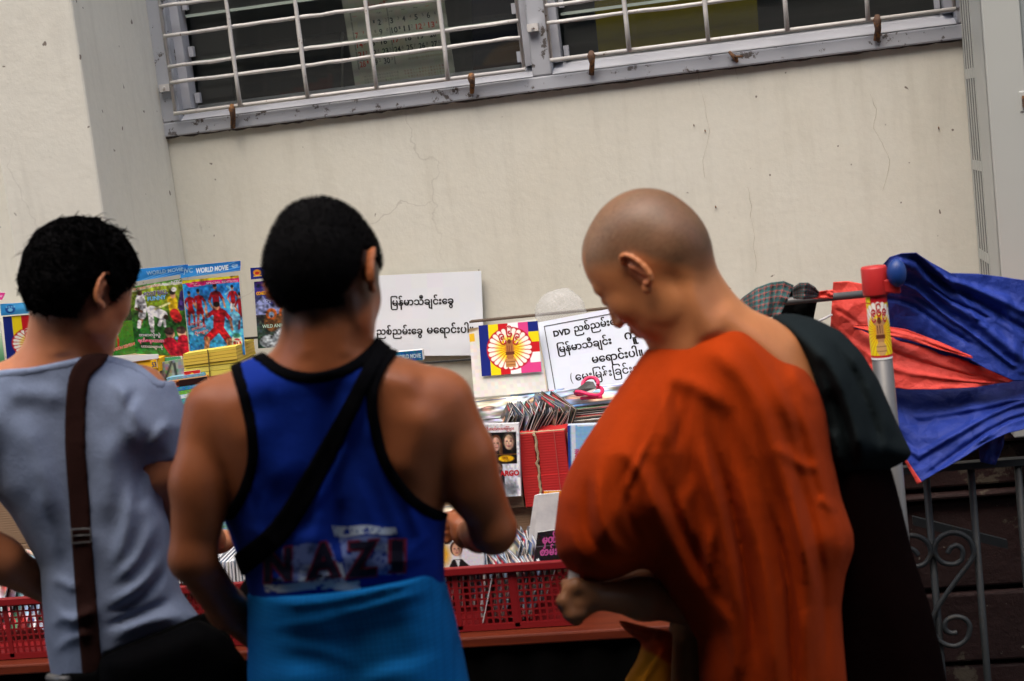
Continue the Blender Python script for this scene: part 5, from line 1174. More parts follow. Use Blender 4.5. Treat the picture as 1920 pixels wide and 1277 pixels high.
    def clip(s, poly, k=.004, bl=.6, inside=True, w_=2.3):
        sd = blur(polysd(poly), bl) if not isinstance(poly, np.ndarray) else poly
        sl = tuple(slice(0, n) for n in s.f.shape); X, Y, Z = np.meshgrid(*s.ax, indexing='ij', sparse=True); U, V, Wd = s.uvw(X, Y, Z)
        m = samp(sd, U, V)*Wd/FPX; s.merge(sl, -m if inside else m, k, 'i')
    def copy(s): o = Field.__new__(Field); o.ax = s.ax; o.f = s.f.copy(); return o
    def mesh(s, iso=0.0):
        g = openvdb.FloatGrid(background=.3); g.copyFromArray(np.ascontiguousarray(np.clip(s.f-iso, -.3, .3)), tolerance=0.0)
        pts, tris, quads = g.convertToPolygons(isovalue=0.0, adaptivity=0.0)
        co = np.stack([np.interp(pts[:, k], np.arange(len(s.ax[k])), s.ax[k]) for k in range(3)], -1)
        return co, quads, tris
def solid(name, F, mat, parent, iso=0.0, colfn=None, post=None):
    co, quads, tris = F.mesh(iso) if isinstance(F, Field) else F
    if post: co = post(co)
    me = bpy.data.meshes.new(name); nq, nt_ = len(quads), len(tris)
    me.vertices.add(len(co)); me.vertices.foreach_set('co', co.astype(np.float32).ravel())
    loops = np.concatenate([quads[:, ::-1].ravel(), tris[:, ::-1].ravel()]) if nt_ else quads[:, ::-1].ravel()
    me.loops.add(len(loops)); me.loops.foreach_set('vertex_index', loops.astype(np.int32))
    starts = np.r_[np.arange(nq)*4, nq*4+np.arange(nt_)*3]; me.polygons.add(nq+nt_); me.polygons.foreach_set('loop_start', starts.astype(np.int32))
    me.update(calc_edges=True); me.validate()
    if colfn is not None:
        c = colfn(co); a = me.color_attributes.new('Col', 'FLOAT_COLOR', 'POINT'); a.data.foreach_set('color', np.c_[c, np.ones(len(c))].astype(np.float32).ravel())
    return link(name, me, mat, parent, True)
def rotm(yaw, pitch, roll):
    """columns right, front, up of a head: yaw about Z (0 = facing the wall, +left), pitch down, roll"""
    cy, sy = math.cos(yaw), math.sin(yaw); Rz = np.array([[cy, -sy, 0], [sy, cy, 0], [0, 0, 1]])
    cp, sp = math.cos(-pitch), math.sin(-pitch); Rx = np.array([[1, 0, 0], [0, cp, -sp], [0, sp, cp]])
    cr, sr = math.cos(roll), math.sin(roll); Ry = np.array([[cr, 0, sr], [0, 1, 0], [-sr, 0, cr]]); return Rz@Rx@Ry
def head(F, c, R, S=1.0):
    c = np.asarray(c, float); L = lambda x, y, z: c+R@(np.array([x, y, z])*S)
    e = lambda p, r, k=.02, op='u', RR=None: F.ell(L(*p), np.array(r)*S, R if RR is None else R@RR, k, op)
    e((0, -.010, .032), (.076, .097, .090)); e((0, -.045, .0), (.066, .060, .062)); e((0, .035, .03), (.066, .055, .072)); e((0, .040, -.030), (.061, .052, .078), .025)
    e((0, .028, -.072), (.050, .050, .038), .025); e((0, .074, -.098), (.020, .018, .016), .02)
    for s in (-1, 1):
        e((.040*s, .060, -.020), (.019, .021, .024), .02); e((.052*s, .006, -.045), (.012, .028, .036), .02)
        F.cone(L(.010*s, .088, .026), .008*S, L(.042*s, .074, .024), .009*S, .012)
        e((.031*s, .100, .006), (.017, .014, .012), .012, 's'); e((.031*s, .080, .005), (.015, .012, .011), .004); F.cone(L(.018*s, .087, .006), .0035*S, L(.044*s, .079, .004), .0035*S, .004)
    F.cone(L(0, .090, .012), .007*S, L(0, .107, -.030), .0098*S, .012)
    for s in (-1, 1): e((.010*s, .098, -.034), (.0075, .009, .007), .006)
    e((0, .0895, -.056), (.025, .010, .006), .008); e((0, .087, -.068), (.021, .010, .007), .008); e((0, .101, -.0615), (.024, .006, .0014), .003, 's')
    for s in (-1, 1):                                      # ears: shell, rim, lobe
        a = math.radians(22)*s; Rr = np.array([[math.cos(a), -math.sin(a), 0], [math.sin(a), math.cos(a), 0], [0, 0, 1]])@np.array([[1, 0, 0], [0, math.cos(-.18), -math.sin(-.18)], [0, math.sin(-.18), math.cos(-.18)]])
        e((.080*s, -.012, .002), (.0055, .018, .031), .005, 'u', Rr)
        pts = []
        for q in np.linspace(-2.2, 2.3, 11):
            loc = np.array([.004*s, -.017*math.cos(q)*(1 if math.cos(q) > 0 else .8), .030*math.sin(q)+.003]); pts.append(Rr@loc+np.array([.083*s, -.012, .002]))
        for i in range(10): F.cone(L(*pts[i]), .0038*S, L(*pts[i+1]), .0038*S, .002)
        e((.086*s, -.002, -.002), (.007, .009, .013), .004, 's', Rr); e((.081*s, -.002, -.028), (.006, .009, .009), .004)
        F.cone(L(.086*s, -.006, .015), .003*S, L(.087*s, -.018, -.012), .003*S, .003)
    return L
def feet(F, base, d, R=.04):
    d *= .8
    for s in (-1, 1):
        b = np.array([base[0]+s*d, base[1], 0.0]); F.cone(b+[0, -.05, .045], .036, b+[0, .12, .03], .030, .02); F.cone(b+[0, -.03, .07], .036, b+[0, 0, .42], .055, .02); F.cone(b+[0, 0, .42], .055, b+[-s*.02, .0, .74], .068, .02)
        for j in range(5): F.cone(b+[(j-2)*.014, .13, .016], .010, b+[(j-2)*.015, .165-.008*abs(j-1.5 if s > 0 else j-2.5), .012], .008, .004)
def skinmat(name, dark):
    m = new_mat(name, (.3, .15, .08), .42, Subsurface_Weight=.05, Subsurface_Scale=.01, Specular_IOR_Level=.35); n = N(m); m.node_tree.nodes['Principled BSDF'].inputs['Subsurface Radius'].default_value = (1, .35, .18)
    a = n.n('ShaderNodeAttribute', attribute_name='Col'); c = n.mix(n.ramp(n.noise(22, 5, .6), [(.3, g3(0)), (.75, g3(.28))]), a.outputs['Color'], dark); c = n.mix(n.ramp(n.noise(240, 3), [(.62, g3(0)), (.75, g3(.3))]), c, dark); n.color(c)
    n.normal(n.bump(n.noise(420, 3), .25, .0006, n.bump(n.noise(45, 4), .18, .002))); return m
def haircap(F, c, R, S, thick, line, name, parent, mat, strands, slen, seed, down=.35, tuft=0.0, square=False, wid=.00065, spiky=False):
    """hair mass over the skull, cut by a hairline, then loose strands over it"""
    H = Field([c[k]-.15 for k in range(3)], [c[k]+.16 for k in range(3)], ([], [], []), .0035)
    L = lambda x, y, z: c+R@(np.array([x, y, z])*S)
    H.ell(L(0, -.010, .032), np.array((.076, .097, .090))*S+thick, R, .02); H.ell(L(0, -.045, 0), np.array((.066, .060, .062))*S+thick*.7, R, .02); H.ell(L(0, .035, .03), np.array((.066, .055, .072))*S+thick, R, .02)
    if square: H.ell(L(0, -.028, .004), np.array((.0725, .075, .062))*S+thick, R, .02)
    X, Y, Z = np.meshgrid(*H.ax, indexing='ij', sparse=True); q = [((X-c[0])*R[0, i]+(Y-c[1])*R[1, i]+(Z-c[2])*R[2, i])/S for i in range(3)]
    rn = np.random.default_rng(seed+9); nz = 0
    for _ in range(14):
        kv = rn.normal(size=3); kv *= rn.uniform(60, 200)/np.linalg.norm(kv); nz = nz+np.sin(q[0]*kv[0]+q[1]*kv[1]+q[2]*kv[2]+rn.uniform(0, 6))
    H.f += nz/14*(.0016+tuft*2)
    m = line(*q)                                           # positive where hair grows
    H.merge((slice(None),)*3, np.broadcast_to(-m*S, H.f.shape), .012, 'i')
    o = solid(name, H, mat, parent)
    me = o.data; co = np.empty(len(me.vertices)*3, np.float32); me.vertices.foreach_get('co', co); co = co.reshape(-1, 3); no = np.empty(len(me.vertices)*3, np.float32); me.vertices.foreach_get('normal', no); no = no.reshape(-1, 3)
    r = np.random.default_rng(seed); loc = (co-c)@R/S; outer = np.where((np.abs(loc[:, 0]) > .02) | (loc[:, 1] < 0) | (loc[:, 2] > .05))[0]
    i = r.choice(outer, strands); ln = slen*r.uniform(.5, 1.15, (strands, 1)); dn = -R[:, 2]*down+r.normal(0, .30, (strands, 3))
    if spiky:
        lc = loc[i]; cl = np.stack([np.sin(lc[:, 0]*150+a)*np.cos(lc[:, 1]*130+lc[:, 2]*110+a*2) for a in (0, 2, 4)], -1); dn = dn+cl@R.T*.95+R[:, 1]*.35; tp_ = np.clip((lc[:, 2:3]-.02)/.07, 0, 1); dn = dn+R[:, 2]*down*tp_; ln = ln*(.55+.75*tp_)
    swirl = np.cross(no[i], R[:, 2])*.5
    d = no[i]*1.0+dn+swirl; d /= np.linalg.norm(d, axis=1)[:, None]; sd_ = np.cross(d, r.normal(size=(strands, 3))); sd_ /= np.linalg.norm(sd_, axis=1)[:, None]
    p0 = co[i]-no[i]*.003; mid = p0+d*ln*.6; tip = mid+(d*.4-R[:, 2]*.25*down*2)*ln; w = wid
    V_ = np.stack([p0-sd_*w, p0+sd_*w, mid+sd_*w*.7, mid-sd_*w*.7, tip], 1).reshape(-1, 3); b = np.arange(strands)*5
    f = [x for k in b for x in ((k, k+1, k+2, k+3), (k+3, k+2, k+4))]
    so_ = link('hair_strands', mesh_from(V_, f), mat, o); so_['kind'] = 'stuff'
    return o
MHAIR = new_mat('black_hair', (.003, .0027, .003), .8, Specular_IOR_Level=.05)
nh = N(MHAIR); nh.normal(nh.bump(nh.noise(420, 4, .7), .5, .002))
def sstep(a, b, x): t = np.clip((x-a)/(b-a), 0, 1); return t*t*(3-2*t)
def lerp(a, b, t): return np.asarray(a)*(1-t[:, None])+np.asarray(b)*t[:, None]
def drop(w0, v0, k=.109, lean=0.0): return lambda u, v: w0+(k+lean)*(v-v0)/1000
def foot_at(u, v, w): p = Q(u, v, w); return np.array([p[0], p[1], 0.0])
def under(base, dx, z, dy=0): return proj(np.array([base[0]+dx, base[1]+dy, z]))[:2]

# ------------------------------------------------------------------ the man in the blue tank top
def person_mid():
    c = Q(611, 524, 2.24); R = rotm(math.radians(-10.6), math.radians(28), math.radians(-4.5)); S = .945
    base = foot_at(640, 1100, 2.32)
    t_ = thing('person', 'man seen from behind in a blue tank top and bright blue sarong', 'person', base)
    lo = [base[0]-.42, base[1]-.26, -.02]; hi = [base[0]+.42, base[1]+.42, 1.76]
    F = Field(lo, hi, ([], [], [(-.02, .95, .011), (.95, 1.42, .005), (1.42, 1.76, .0032)]), .0048)
    body = [(548, 560), (536, 610), (530, 645), (500, 668), (445, 690), (400, 708), (365, 740), (356, 800), (378, 870), (405, 930), (432, 985), (455, 1050), (474, 1100), (490, 1250), (510, 1500),
            (850, 1500), (830, 1250), (826, 1090), (826, 1010), (833, 950), (850, 890), (878, 820), (872, 745), (835, 700), (780, 676), (725, 662), (692, 645), (684, 610), (684, 560)]
    D = np.zeros(_ru.shape)
    ridge(D, [(606, 700), (622, 850), (645, 1050)], -.016, 26)                     # spine
    for pts, a, s in (([(470, 760), (500, 850), (545, 930)], .012, 48), ([(790, 740), (775, 830), (735, 920)], .013, 50), ([(440, 720), (520, 705)], .012, 34), ([(700, 690), (800, 705)], .012, 34), ([(572, 980), (590, 1090)], .008, 30), ([(690, 980), (690, 1080)], .008, 30), ([(560, 600), (575, 680)], .006, 16), ([(655, 600), (650, 680)], .006, 16)):
        ridge(D, pts, a, s, taper=(.3, .3))
    F.inflate(body, drop(2.285, 750, .109), .098, .075, D, .02, bl=2.5)
    F.cone(Q(612, 560, 2.25), .054, Q(608, 690, 2.27), .064, .03)
    px = 2.27/FPX
    # left arm
    F.cone(Q(398, 768, 2.26), 52*px, Q(368, 905, 2.25), 45*px, .022); F.cone(Q(368, 905, 2.25), 45*px, Q(362, 1045, 2.25), 42*px, .02); F.ell(Q(377, 930, 2.24), (.032, .034, .07), None, .02)
    F.cone(Q(362, 1050, 2.25), 40*px, Q(425, 1140, 2.37), 37*px, .018); F.cone(Q(425, 1140, 2.37), 37*px, Q(500, 1215, 2.50), 24*px, .016)
    h = Q(520, 1232, 2.56); F.ell(h, (.036, .045, .026), None, .012)
    for j in range(4): F.cone(h+[.012*j-.01, .03, 0], .009, h+[.03+.012*j, .075, -.012], .0075, .005)
    F.cone(h+[-.03, .02, 0], .010, h+[-.02, .065, .0], .008, .005)
    # right arm, elbow out, forearm turned to the stall
    F.cone(Q(830, 752, 2.26), 58*px, Q(872, 850, 2.27), 52*px, .022); F.cone(Q(872, 850, 2.27), 51*px, Q(922, 985, 2.31), 44*px, .02); F.ell(Q(880, 900, 2.27), (.036, .034, .06), None, .02)
    F.cone(Q(926, 1000, 2.31), 41*px, Q(900, 1000, 2.45), 36*px, .018); F.cone(Q(900, 1000, 2.45), 36*px, Q(876, 995, 2.62), 24*px, .016)
    h = Q(872, 990, 2.68); F.ell(h, (.026, .045, .036), None, .012)
    for j in range(4):
        a = h+np.array([-.012, .02, .022-.014*j]); F.cone(a, .0085, a+[-.022, .028, -.004], .008, .004); F.cone(a+[-.022, .028, -.004], .008, a+[-.030, .008, -.008], .0075, .003)
    F.cone(h+[-.006, -.03, .015], .0105, h+[-.026, .0, .022], .009, .005)
    F.cone(Q(710, 1290, 2.40), .085, Q(590, 1290, 2.40), .085, .03)
    feet(F, base, .10)
    head(F, c, R, S)
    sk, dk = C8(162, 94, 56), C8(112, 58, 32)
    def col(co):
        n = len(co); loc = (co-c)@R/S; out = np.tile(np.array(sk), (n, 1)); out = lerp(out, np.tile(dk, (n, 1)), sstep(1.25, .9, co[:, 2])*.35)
        hb = np.array(C8(50, 32, 22)); inh = (np.linalg.norm(loc, axis=1) < .17)
        edge = -.080+.055*sstep(-.02, .05, loc[:, 1])+.015*np.abs(np.sin(loc[:, 0]*60))
        m = inh*sstep(-.022, .012, loc[:, 2]-edge)*sstep(.085, .06, loc[:, 1])*(np.abs(loc[:, 0]) < .079); out = lerp(out, np.tile(hb, (n, 1)), m*.93)
        return out
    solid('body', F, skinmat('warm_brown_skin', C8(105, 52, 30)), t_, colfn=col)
    def line(x, y, z):
        nape = z+.070-.9*np.maximum(y+.02, 0)-.20*np.maximum(np.abs(x)-.035, 0)+.0*x
        front = .068+.25*z-y
        ear = np.maximum(np.abs(x)-.058, 0)*0
        side = z-.028+np.where(y < -.035, .2, 0)*np.minimum(1, (-y-.035)/.02) + np.where(np.abs(x) < .05, .2, 0)
        return np.minimum(np.minimum(nape, front), side)
    haircap(F, c, R, S, .0045, line, 'hair', t_, MHAIR, 9000, .006, 3, .3, 0, True)
    # tank top
    T = Field([base[0]-.3, base[1]-.24, .98], [base[0]+.3, base[1]+.3, 1.5], ([], [], []), .0045)
    DT = D.copy()
    for pts, a, s in (([(690, 700), (668, 760), (640, 850), (600, 930), (545, 990)], .007, 11), ([(720, 700), (700, 760), (690, 850)], .006, 10), ([(735, 880), (770, 960), (800, 1030)], .006, 10), ([(700, 860), (735, 960), (760, 1040)], .005, 10),
                      ([(665, 880), (705, 990), (735, 1050)], .004, 10), ([(470, 880), (478, 960), (500, 1040)], .006, 12), ([(500, 900), (500, 980), (530, 1050)], .004, 10), ([(445, 980), (500, 1010), (560, 1075)], .005, 9), ([(822, 990), (760, 1040), (690, 1060)], .005, 10),
                      ([(825, 1030), (740, 1062), (640, 1085)], .005, 9), ([(480, 1080), (570, 1090), (660, 1080)], .006, 10), ([(655, 740), (640, 820)], .004, 10), ([(600, 950), (585, 1040)], .006, 12), ([(640, 930), (640, 1040)], -.005, 12)):
        ridge(DT, pts, a, s, taper=(.3, .3))
    wrinkles(DT, .0011, 4, 9, 5)
    T.inflate(body, drop(2.285, 750, .109), .098+.006, .075, DT, .02, bl=2.5, grow=.006)
    T.cone(Q(612, 560, 2.25), .058, Q(608, 690, 2.27), .069, .03)
    left = spl([(428, 640), (430, 680), (446, 740), (460, 800), (463, 860), (450, 910), (428, 955)]); right = spl([(415, 975), (818, 958)], 1)
    ra = spl([(822, 956), (790, 938), (760, 908), (730, 860), (714, 800), (708, 745), (722, 695), (752, 655), (765, 636)])
    neck = spl([(712, 610), (700, 640), (665, 672), (625, 691), (580, 698), (535, 688), (505, 668), (484, 650), (470, 615)])
    mask = [tuple(p) for p in left]+[(400, 975), (400, 1180), (890, 1180), (880, 975)]+[tuple(p) for p in ra]+[tuple(p) for p in neck]
    Tm = T.copy(); Tm.clip(mask, .003, .4)
    MT = fabric('blue_knit', (.006, .030, .28), .8, 900, .04, .15, .2)
    top = solid('tank_top', Tm, MT, t_)
    MBK = fabric('black_rib', (.003, .003, .004), .85, 700, .08)
    d = np.full(_ru.shape, 1e9)
    for q in (left, ra, neck): d = np.minimum(d, linedist(q)[0])
    band = blur(14.5-np.abs(d-8), .6)
    B = T.copy(); B.f -= .0022; B.clip(mask, .003, .4); B.clip(band, .003)
    solid('edging', B, MBK, top)
    # prints on the back, laid over the cloth
    bm = bmesh.new(); bm.from_mesh(top.data); bvh = BVHTree.FromBMesh(bm); bm.free()
    def onto(u, v, off):
        r = Vector(ray(u, v)).normalized(); h = bvh.ray_cast(Vector(CAM), r)
        return np.array(h[0])-np.array(r)*off if h[0] is not None else Q(u, v, 2.2)
    MPR = vcol('worn_print', .75, 0, 0, .25)
    def blot(name, pts, col, n=36, m=16, seed=1, thr=.38):
        r = np.random.default_rng(seed); a = np.array(pts, float); vs, fs = [], []
        S_, T_ = np.meshgrid(np.linspace(0, 1, n), np.linspace(0, 1, m)); g = r.random((m, n)); g = (g+np.roll(g, 1, 0)+np.roll(g, 1, 1)+np.roll(g, 2, 1))/4
        for s, t in zip(S_.ravel(), T_.ravel()):
            p = (1-t)*((1-s)*a[0]+s*a[1])+t*((1-s)*a[3]+s*a[2]); vs.append(onto(p[0], p[1]+2*math.sin(s*9), .0012))
        for j in range(m-1):
            for i in range(n-1):
                if g[j, i] > thr: fs.append((j*n+i, (j+1)*n+i, (j+1)*n+i+1, j*n+i+1))
        mb = MB(); mb.raw(vs, fs, col); mb.build(name, MPR, top)
    PALE = tuple(C8(165, 180, 200)); 
    blot('faded_print', [(622, 985), (742, 988), (744, 1000), (628, 1006)], PALE, 40, 5, 2, .34); blot('faded_print', [(530, 1024), (620, 1018), (640, 1085), (520, 1090)], tuple(C8(96, 114, 170)), 36, 18, 3, .36); blot('faded_print', [(635, 1005), (755, 1008), (760, 1075), (650, 1085)], tuple(C8(100, 118, 172)), 40, 20, 4, .38)
    blot('faded_print', [(495, 1096), (674, 1088), (676, 1104), (498, 1110)], tuple(C8(175, 180, 185)), 44, 6, 5, .28); blot('faded_print', [(560, 1060), (640, 1050), (650, 1092), (560, 1096)], PALE, 24, 10, 6, .42); blot('faded_print', [(660, 1015), (740, 1020), (742, 1036), (662, 1032)], PALE, 30, 6, 9, .45)
    def letter(ch, u, v, w, h, rot=0):
        for bold, col, off in ((.075, C8(110, 26, 52), .0022), (.03, C8(8, 8, 34), .0034)):
            tv, tf = text2d(ch, bold); mn, mx_ = text2d(ch, 0)[0].min(0), text2d(ch, 0)[0].max(0)
            bmx = bmesh.new(); vv = [bmx.verts.new((a, b, 0)) for a, b in tv]
            for f in tf:
                try: bmx.faces.new([vv[i] for i in f])
                except ValueError: pass
            bmesh.ops.subdivide_edges(bmx, edges=bmx.edges[:], cuts=2, use_grid_fill=False); bmesh.ops.triangulate(bmx, faces=bmx.faces[:])
            vs = []
            bmx.verts.index_update()
            for q in bmx.verts:
                x = (q.co.x-mn[0])/(mx_[0]-mn[0])*w; y = (q.co.y-mn[1])/(mx_[1]-mn[1])*h
                vs.append(onto(u+x*math.cos(rot)-y*math.sin(rot)*-1*0+y*.0, v-y-x*math.sin(rot), off))
            mb = MB(); mb.raw(vs, [tuple(q.index for q in f.verts) for f in bmx.faces], tuple(col)); mb.build('printed_letter', MPR, top); bmx.free()
        # slab serifs
        for (a, b) in (((0, 0), (.42*w, 0)), ((.58*w, 0), (w, 0))) if ch in 'NA' else (((0, 0), (w, 0)), ((0, -h), (w, -h))) if ch == 'I' else ():
            p = [onto(u+a[0]-3, v+a[1]+2, .0028), onto(u+b[0]+3, v+b[1]+2-(b[0]-a[0])*math.sin(rot), .0028), onto(u+b[0]+3, v+b[1]-4-(b[0]-a[0])*math.sin(rot), .0028), onto(u+a[0]-3, v+a[1]-4, .0028)]
            MB().raw(p, [(0, 1, 2, 3)], tuple(C8(8, 8, 34))).build('printed_letter', MPR, top)
    letter('N', 498, 1090, 46, 56, .12); letter('A', 580, 1083, 54, 60, .1); letter('Z', 655, 1080, 48, 60, .08); letter('I', 738, 1070, 14, 54, .05)
    # sarong
    Sg = Field([base[0]-.36, base[1]-.3, .02], [base[0]+.36, base[1]+.42, 1.14], ([], [], [(.02, .8, .011)]), .0052)
    fb = [under(base, .20, .06), under(base, -.20, .06)]
    rimv = [(400, 1112), (464, 1110), (500, 1119), (560, 1117), (620, 1112), (690, 1102), (760, 1088), (826, 1068), (900, 1040)]
    sar = [(462, 960), (820, 930), (828, 1050), (836, 1090), (850, 1140), (864, 1200), (880, 1277), (905, 1420), fb[0], fb[1], (478, 1420), (464, 1277), (464, 1180)]
    DS = np.zeros(_ru.shape)
    for pts, a, s in (([(470, 1150), (600, 1150), (720, 1130), (840, 1100)], .005, 10), ([(480, 1175), (600, 1165), (700, 1140), (830, 1092)], .006, 10), ([(470, 1128), (600, 1130), (830, 1078)], .008, 9), ([(700, 1260), (600, 1220), (480, 1200)], .003, 12), ([(860, 1230), (760, 1250), (640, 1300)], .004, 14),
                      ([(560, 1190), (680, 1170), (800, 1140)], .003, 8), ([(650, 1130), (660, 1260), (680, 1400)], -.008, 40), ([(560, 1230), (560, 1400)], .016, 60), ([(760, 1230), (770, 1400)], .018, 60)):
        ridge(DS, pts, a, s, taper=(.25, .25))
    wrinkles(DS, .0012, 9, 3.5, 6)
    Sg.inflate(sar, drop(2.345, 1100, .100), .142, .085, DS, .02, bl=1.3)
    Sg.clip(rimv+[(3000, 1000), (3000, 3200), (-800, 3200), (-800, 1112)], .006, .8)
    ms = new_mat('bright_blue_checked_cotton', (.008, .13, .42), .9, Specular_IOR_Level=.08); n = N(ms)
    sp = n.n('ShaderNodeSeparateXYZ'); n.l(n.coord(), sp.inputs[0])
    def stripe(o, f, wd):
        a = n.n('ShaderNodeMath', operation='MULTIPLY'); n.l(o, a.inputs[0]); a.inputs[1].default_value = f; b = n.n('ShaderNodeMath', operation='FRACT'); n.l(a.outputs[0], b.inputs[0]); d_ = n.n('ShaderNodeMath', operation='LESS_THAN'); n.l(b.outputs[0], d_.inputs[0]); d_.inputs[1].default_value = wd; return d_.outputs[0]
    cc = n.mix(n.ramp(n.noise(12, 4), [(.3, g3(0)), (.7, g3(1))]), (.005, .14, .40), (.008, .18, .49))
    for o in (sp.outputs[0], sp.outputs[2]):
        hlf = n.n('ShaderNodeMath', operation='MULTIPLY'); n.l(stripe(o, 125, .22), hlf.inputs[0]); hlf.inputs[1].default_value = .45; cc = n.mix(hlf.outputs[0], cc, (.004, .10, .29))
    n.color(cc); n.normal(n.bump(n.noise(500, 3), .2, .001, n.bump(n.noise(22, 5), .3, .006)))
    solid('sarong', Sg, ms, t_)
    # shoulder bag strap: a band wrapped round the chest
    sb = thing('shoulder_bag', 'black shoulder bag on a wide strap worn across the back of the blue tank top', 'bag', Q(480, 1060, 2.25))
    st = spl([(742, 610), (718, 648), (690, 700), (655, 770), (612, 850), (568, 930), (520, 1000), (462, 1050), (440, 1062)])
    dd, TT = linedist(st); bd = blur((15+7*np.clip((TT-.25)/.5, 0, 1))-dd, .5)
    B = T.copy(); B.f -= .0052; B.clip(bd, .003); B.clip([(400, 600), (900, 600), (900, 1120), (400, 1120)], .003, .3)
    solid('strap', B, fabric('black_webbing', (.003, .003, .004), .8, 800, .1), sb)
    bb = Field([base[0]-.3, base[1]+.05, .86], [base[0]+.05, base[1]+.4, 1.16], ([], [], []), .006)
    bb.ell(Q(540, 1140, 2.56), (.09, .05, .085), None, .02); solid('bag_body', bb, bpy.data.materials['black_webbing'], sb)
    return base
person_mid()

# ------------------------------------------------------------------ the monk
def person_monk():
    c = Q(1222, 499, 2.42); R = rotm(math.radians(72), math.radians(36), math.radians(-4)); S = 1.005
    base = foot_at(1430, 1150, 2.50)
    t_ = thing('person', 'shaven headed monk in an orange robe, black cloth over the far shoulder', 'person', base)
    hq = Q(1078, 1130, 2.44)
    lo = [base[0]-.48, base[1]-.30, -.02]; hi = [base[0]+.32, base[1]+.45, 1.74]
    F = Field(lo, hi, ([(hq[0]-.05, hq[0]+.05, .0026)], [(hq[1]-.05, hq[1]+.05, .0026)], [(-.02, .80, .011), (hq[2]-.045, hq[2]+.045, .0026), (1.33, 1.74, .003)]), .0042)
    L = head(F, c, R, S)
    skin = [(1250, 520), (1236, 600), (1236, 665), (1262, 720), (1330, 780), (1460, 840), (1570, 860), (1560, 760), (1532, 690), (1500, 632), (1456, 600), (1408, 580), (1372, 552), (1345, 515), (1326, 470), (1300, 440)]
    wc = lambda u, v: 2.44+.06*np.clip((u-1300)/250, 0, 1)+.109*(v-600)/1000
    D = np.zeros(_ru.shape); ridge(D, [(1350, 560), (1430, 640), (1530, 760)], .012, 30); ridge(D, [(1275, 480), (1300, 560), (1340, 640)], .010, 24)
    F.inflate(skin, wc, .078, .062, D, .03, bl=2.2)
    F.cone(Q(1262, 505, 2.43), .050, Q(1330, 640, 2.47), .060, .03)
    # torso, far and near arms (mostly under the robe)
    F.cone(Q(1400, 830, 2.53), .085, Q(1450, 1250, 2.60), .085, .05)
    px = 2.36/FPX
    F.cone(Q(1290, 820, 2.50), .045, Q(1310, 1120, 2.54), .034, .02)
    F.cone(Q(1300, 1140, 2.54), 38*px, Q(1215, 1124, 2.49), 36*px, .02); F.cone(Q(1215, 1124, 2.49), 36*px, Q(1200, 1122, 2.48), 35*px, .02); F.cone(Q(1200, 1122, 2.48), 37*px, Q(1118, 1118, 2.43), 25*px, .02)
    # hand: palm, four curled fingers, thumb over the paper
    h = Q(1092, 1122, 2.45); F.ell(h, (.030, .032, .028), None, .014); F.ell(Q(1078, 1130, 2.44), (.024, .030, .026), None, .014)
    for j in range(4):
        dw = -.030+.018*j; k1 = Q(1068+2*j, 1106+3*j, 2.45+dw); k2 = Q(1056+3*j, 1128+5*j, 2.445+dw); k3 = Q(1068+4*j, 1152+3*j, 2.445+dw); k4 = Q(1088+2*j, 1150, 2.45+dw)
        F.cone(k1, .0115, k2, .0105, .010); F.cone(k2, .0105, k3, .0098, .006); F.cone(k3, .0095, k4, .0085, .006)
    F.cone(Q(1106, 1106, 2.425), .014, Q(1082, 1098, 2.42), .012, .010); F.cone(Q(1082, 1098, 2.42), .011, Q(1062, 1096, 2.435), .0095, .006)
    # the other hand meets it behind
    F.cone(Q(1400, 900, 2.60), .045, Q(1210, 1090, 2.66), .036, .03); F.cone(Q(1210, 1090, 2.66), .035, Q(1110, 1110, 2.56), .022, .02); F.ell(Q(1085, 1118, 2.52), (.028, .024, .024), None, .012)
    feet(F, base, .06)
    sk, dk = C8(188, 122, 76), C8(140, 80, 45)
    def col(co):
        n = len(co); loc = (co-c)@R/S; out = np.tile(np.array(sk), (n, 1))
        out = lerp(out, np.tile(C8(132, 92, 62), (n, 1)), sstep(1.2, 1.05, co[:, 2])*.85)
        inh = np.linalg.norm(loc, axis=1) < .19
        # stubble: above a hairline running temple - over the ear - nape
        x, y, z = loc.T; ax_ = np.abs(x)
        hl = np.where(y > .0, .020+.62*np.clip(y, 0, .1), .020+.0*y); hl = np.where(y < -.022, .020-1.6*(-.022-y), hl); hl = np.maximum(hl, -.055)
        hl = np.where((ax_ < .05) & (y > .05), .078, hl)
        m = inh*sstep(-.020, .022, z-hl)*(ax_ < .0795)*sstep(.100, .082, y-.25*(z-.05))
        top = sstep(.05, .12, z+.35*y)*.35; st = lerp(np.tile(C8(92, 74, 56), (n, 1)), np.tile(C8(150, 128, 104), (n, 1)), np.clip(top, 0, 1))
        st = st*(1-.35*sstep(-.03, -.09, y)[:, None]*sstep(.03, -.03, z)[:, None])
        st = st*(1+np.random.default_rng(3).normal(0, .16, (n, 1))); out = lerp(out, np.clip(st, 0, 1), m*.9)
        lips = inh*np.exp(-(((x)/.024)**2+((z+.061)/.009)**2+((y-.095)/.02)**2)); out = lerp(out, np.tile(C8(150, 80, 70), (n, 1)), np.clip(lips, 0, 1)*.7)
        br = inh*np.exp(-(((ax_-.030)/.017)**2+((z-.027-.1*(ax_-.03))/.0042)**2))*(y > .06); out = lerp(out, np.tile(C8(38, 26, 22), (n, 1)), np.clip(br*1.6, 0, 1)*.9)
        la = inh*np.exp(-(((ax_-.031)/.014)**2+((z+.0)/.0028)**2))*(y > .075); out = lerp(out, np.tile(C8(45, 28, 24), (n, 1)), np.clip(la, 0, 1)*.8)
        er = inh*np.exp(-(((ax_-.088)/.012)**2+((y+.010)/.016)**2+((z)/.03)**2)); out = lerp(out, np.tile(C8(190, 105, 75), (n, 1)), np.clip(er, 0, 1)*.6)
        return out
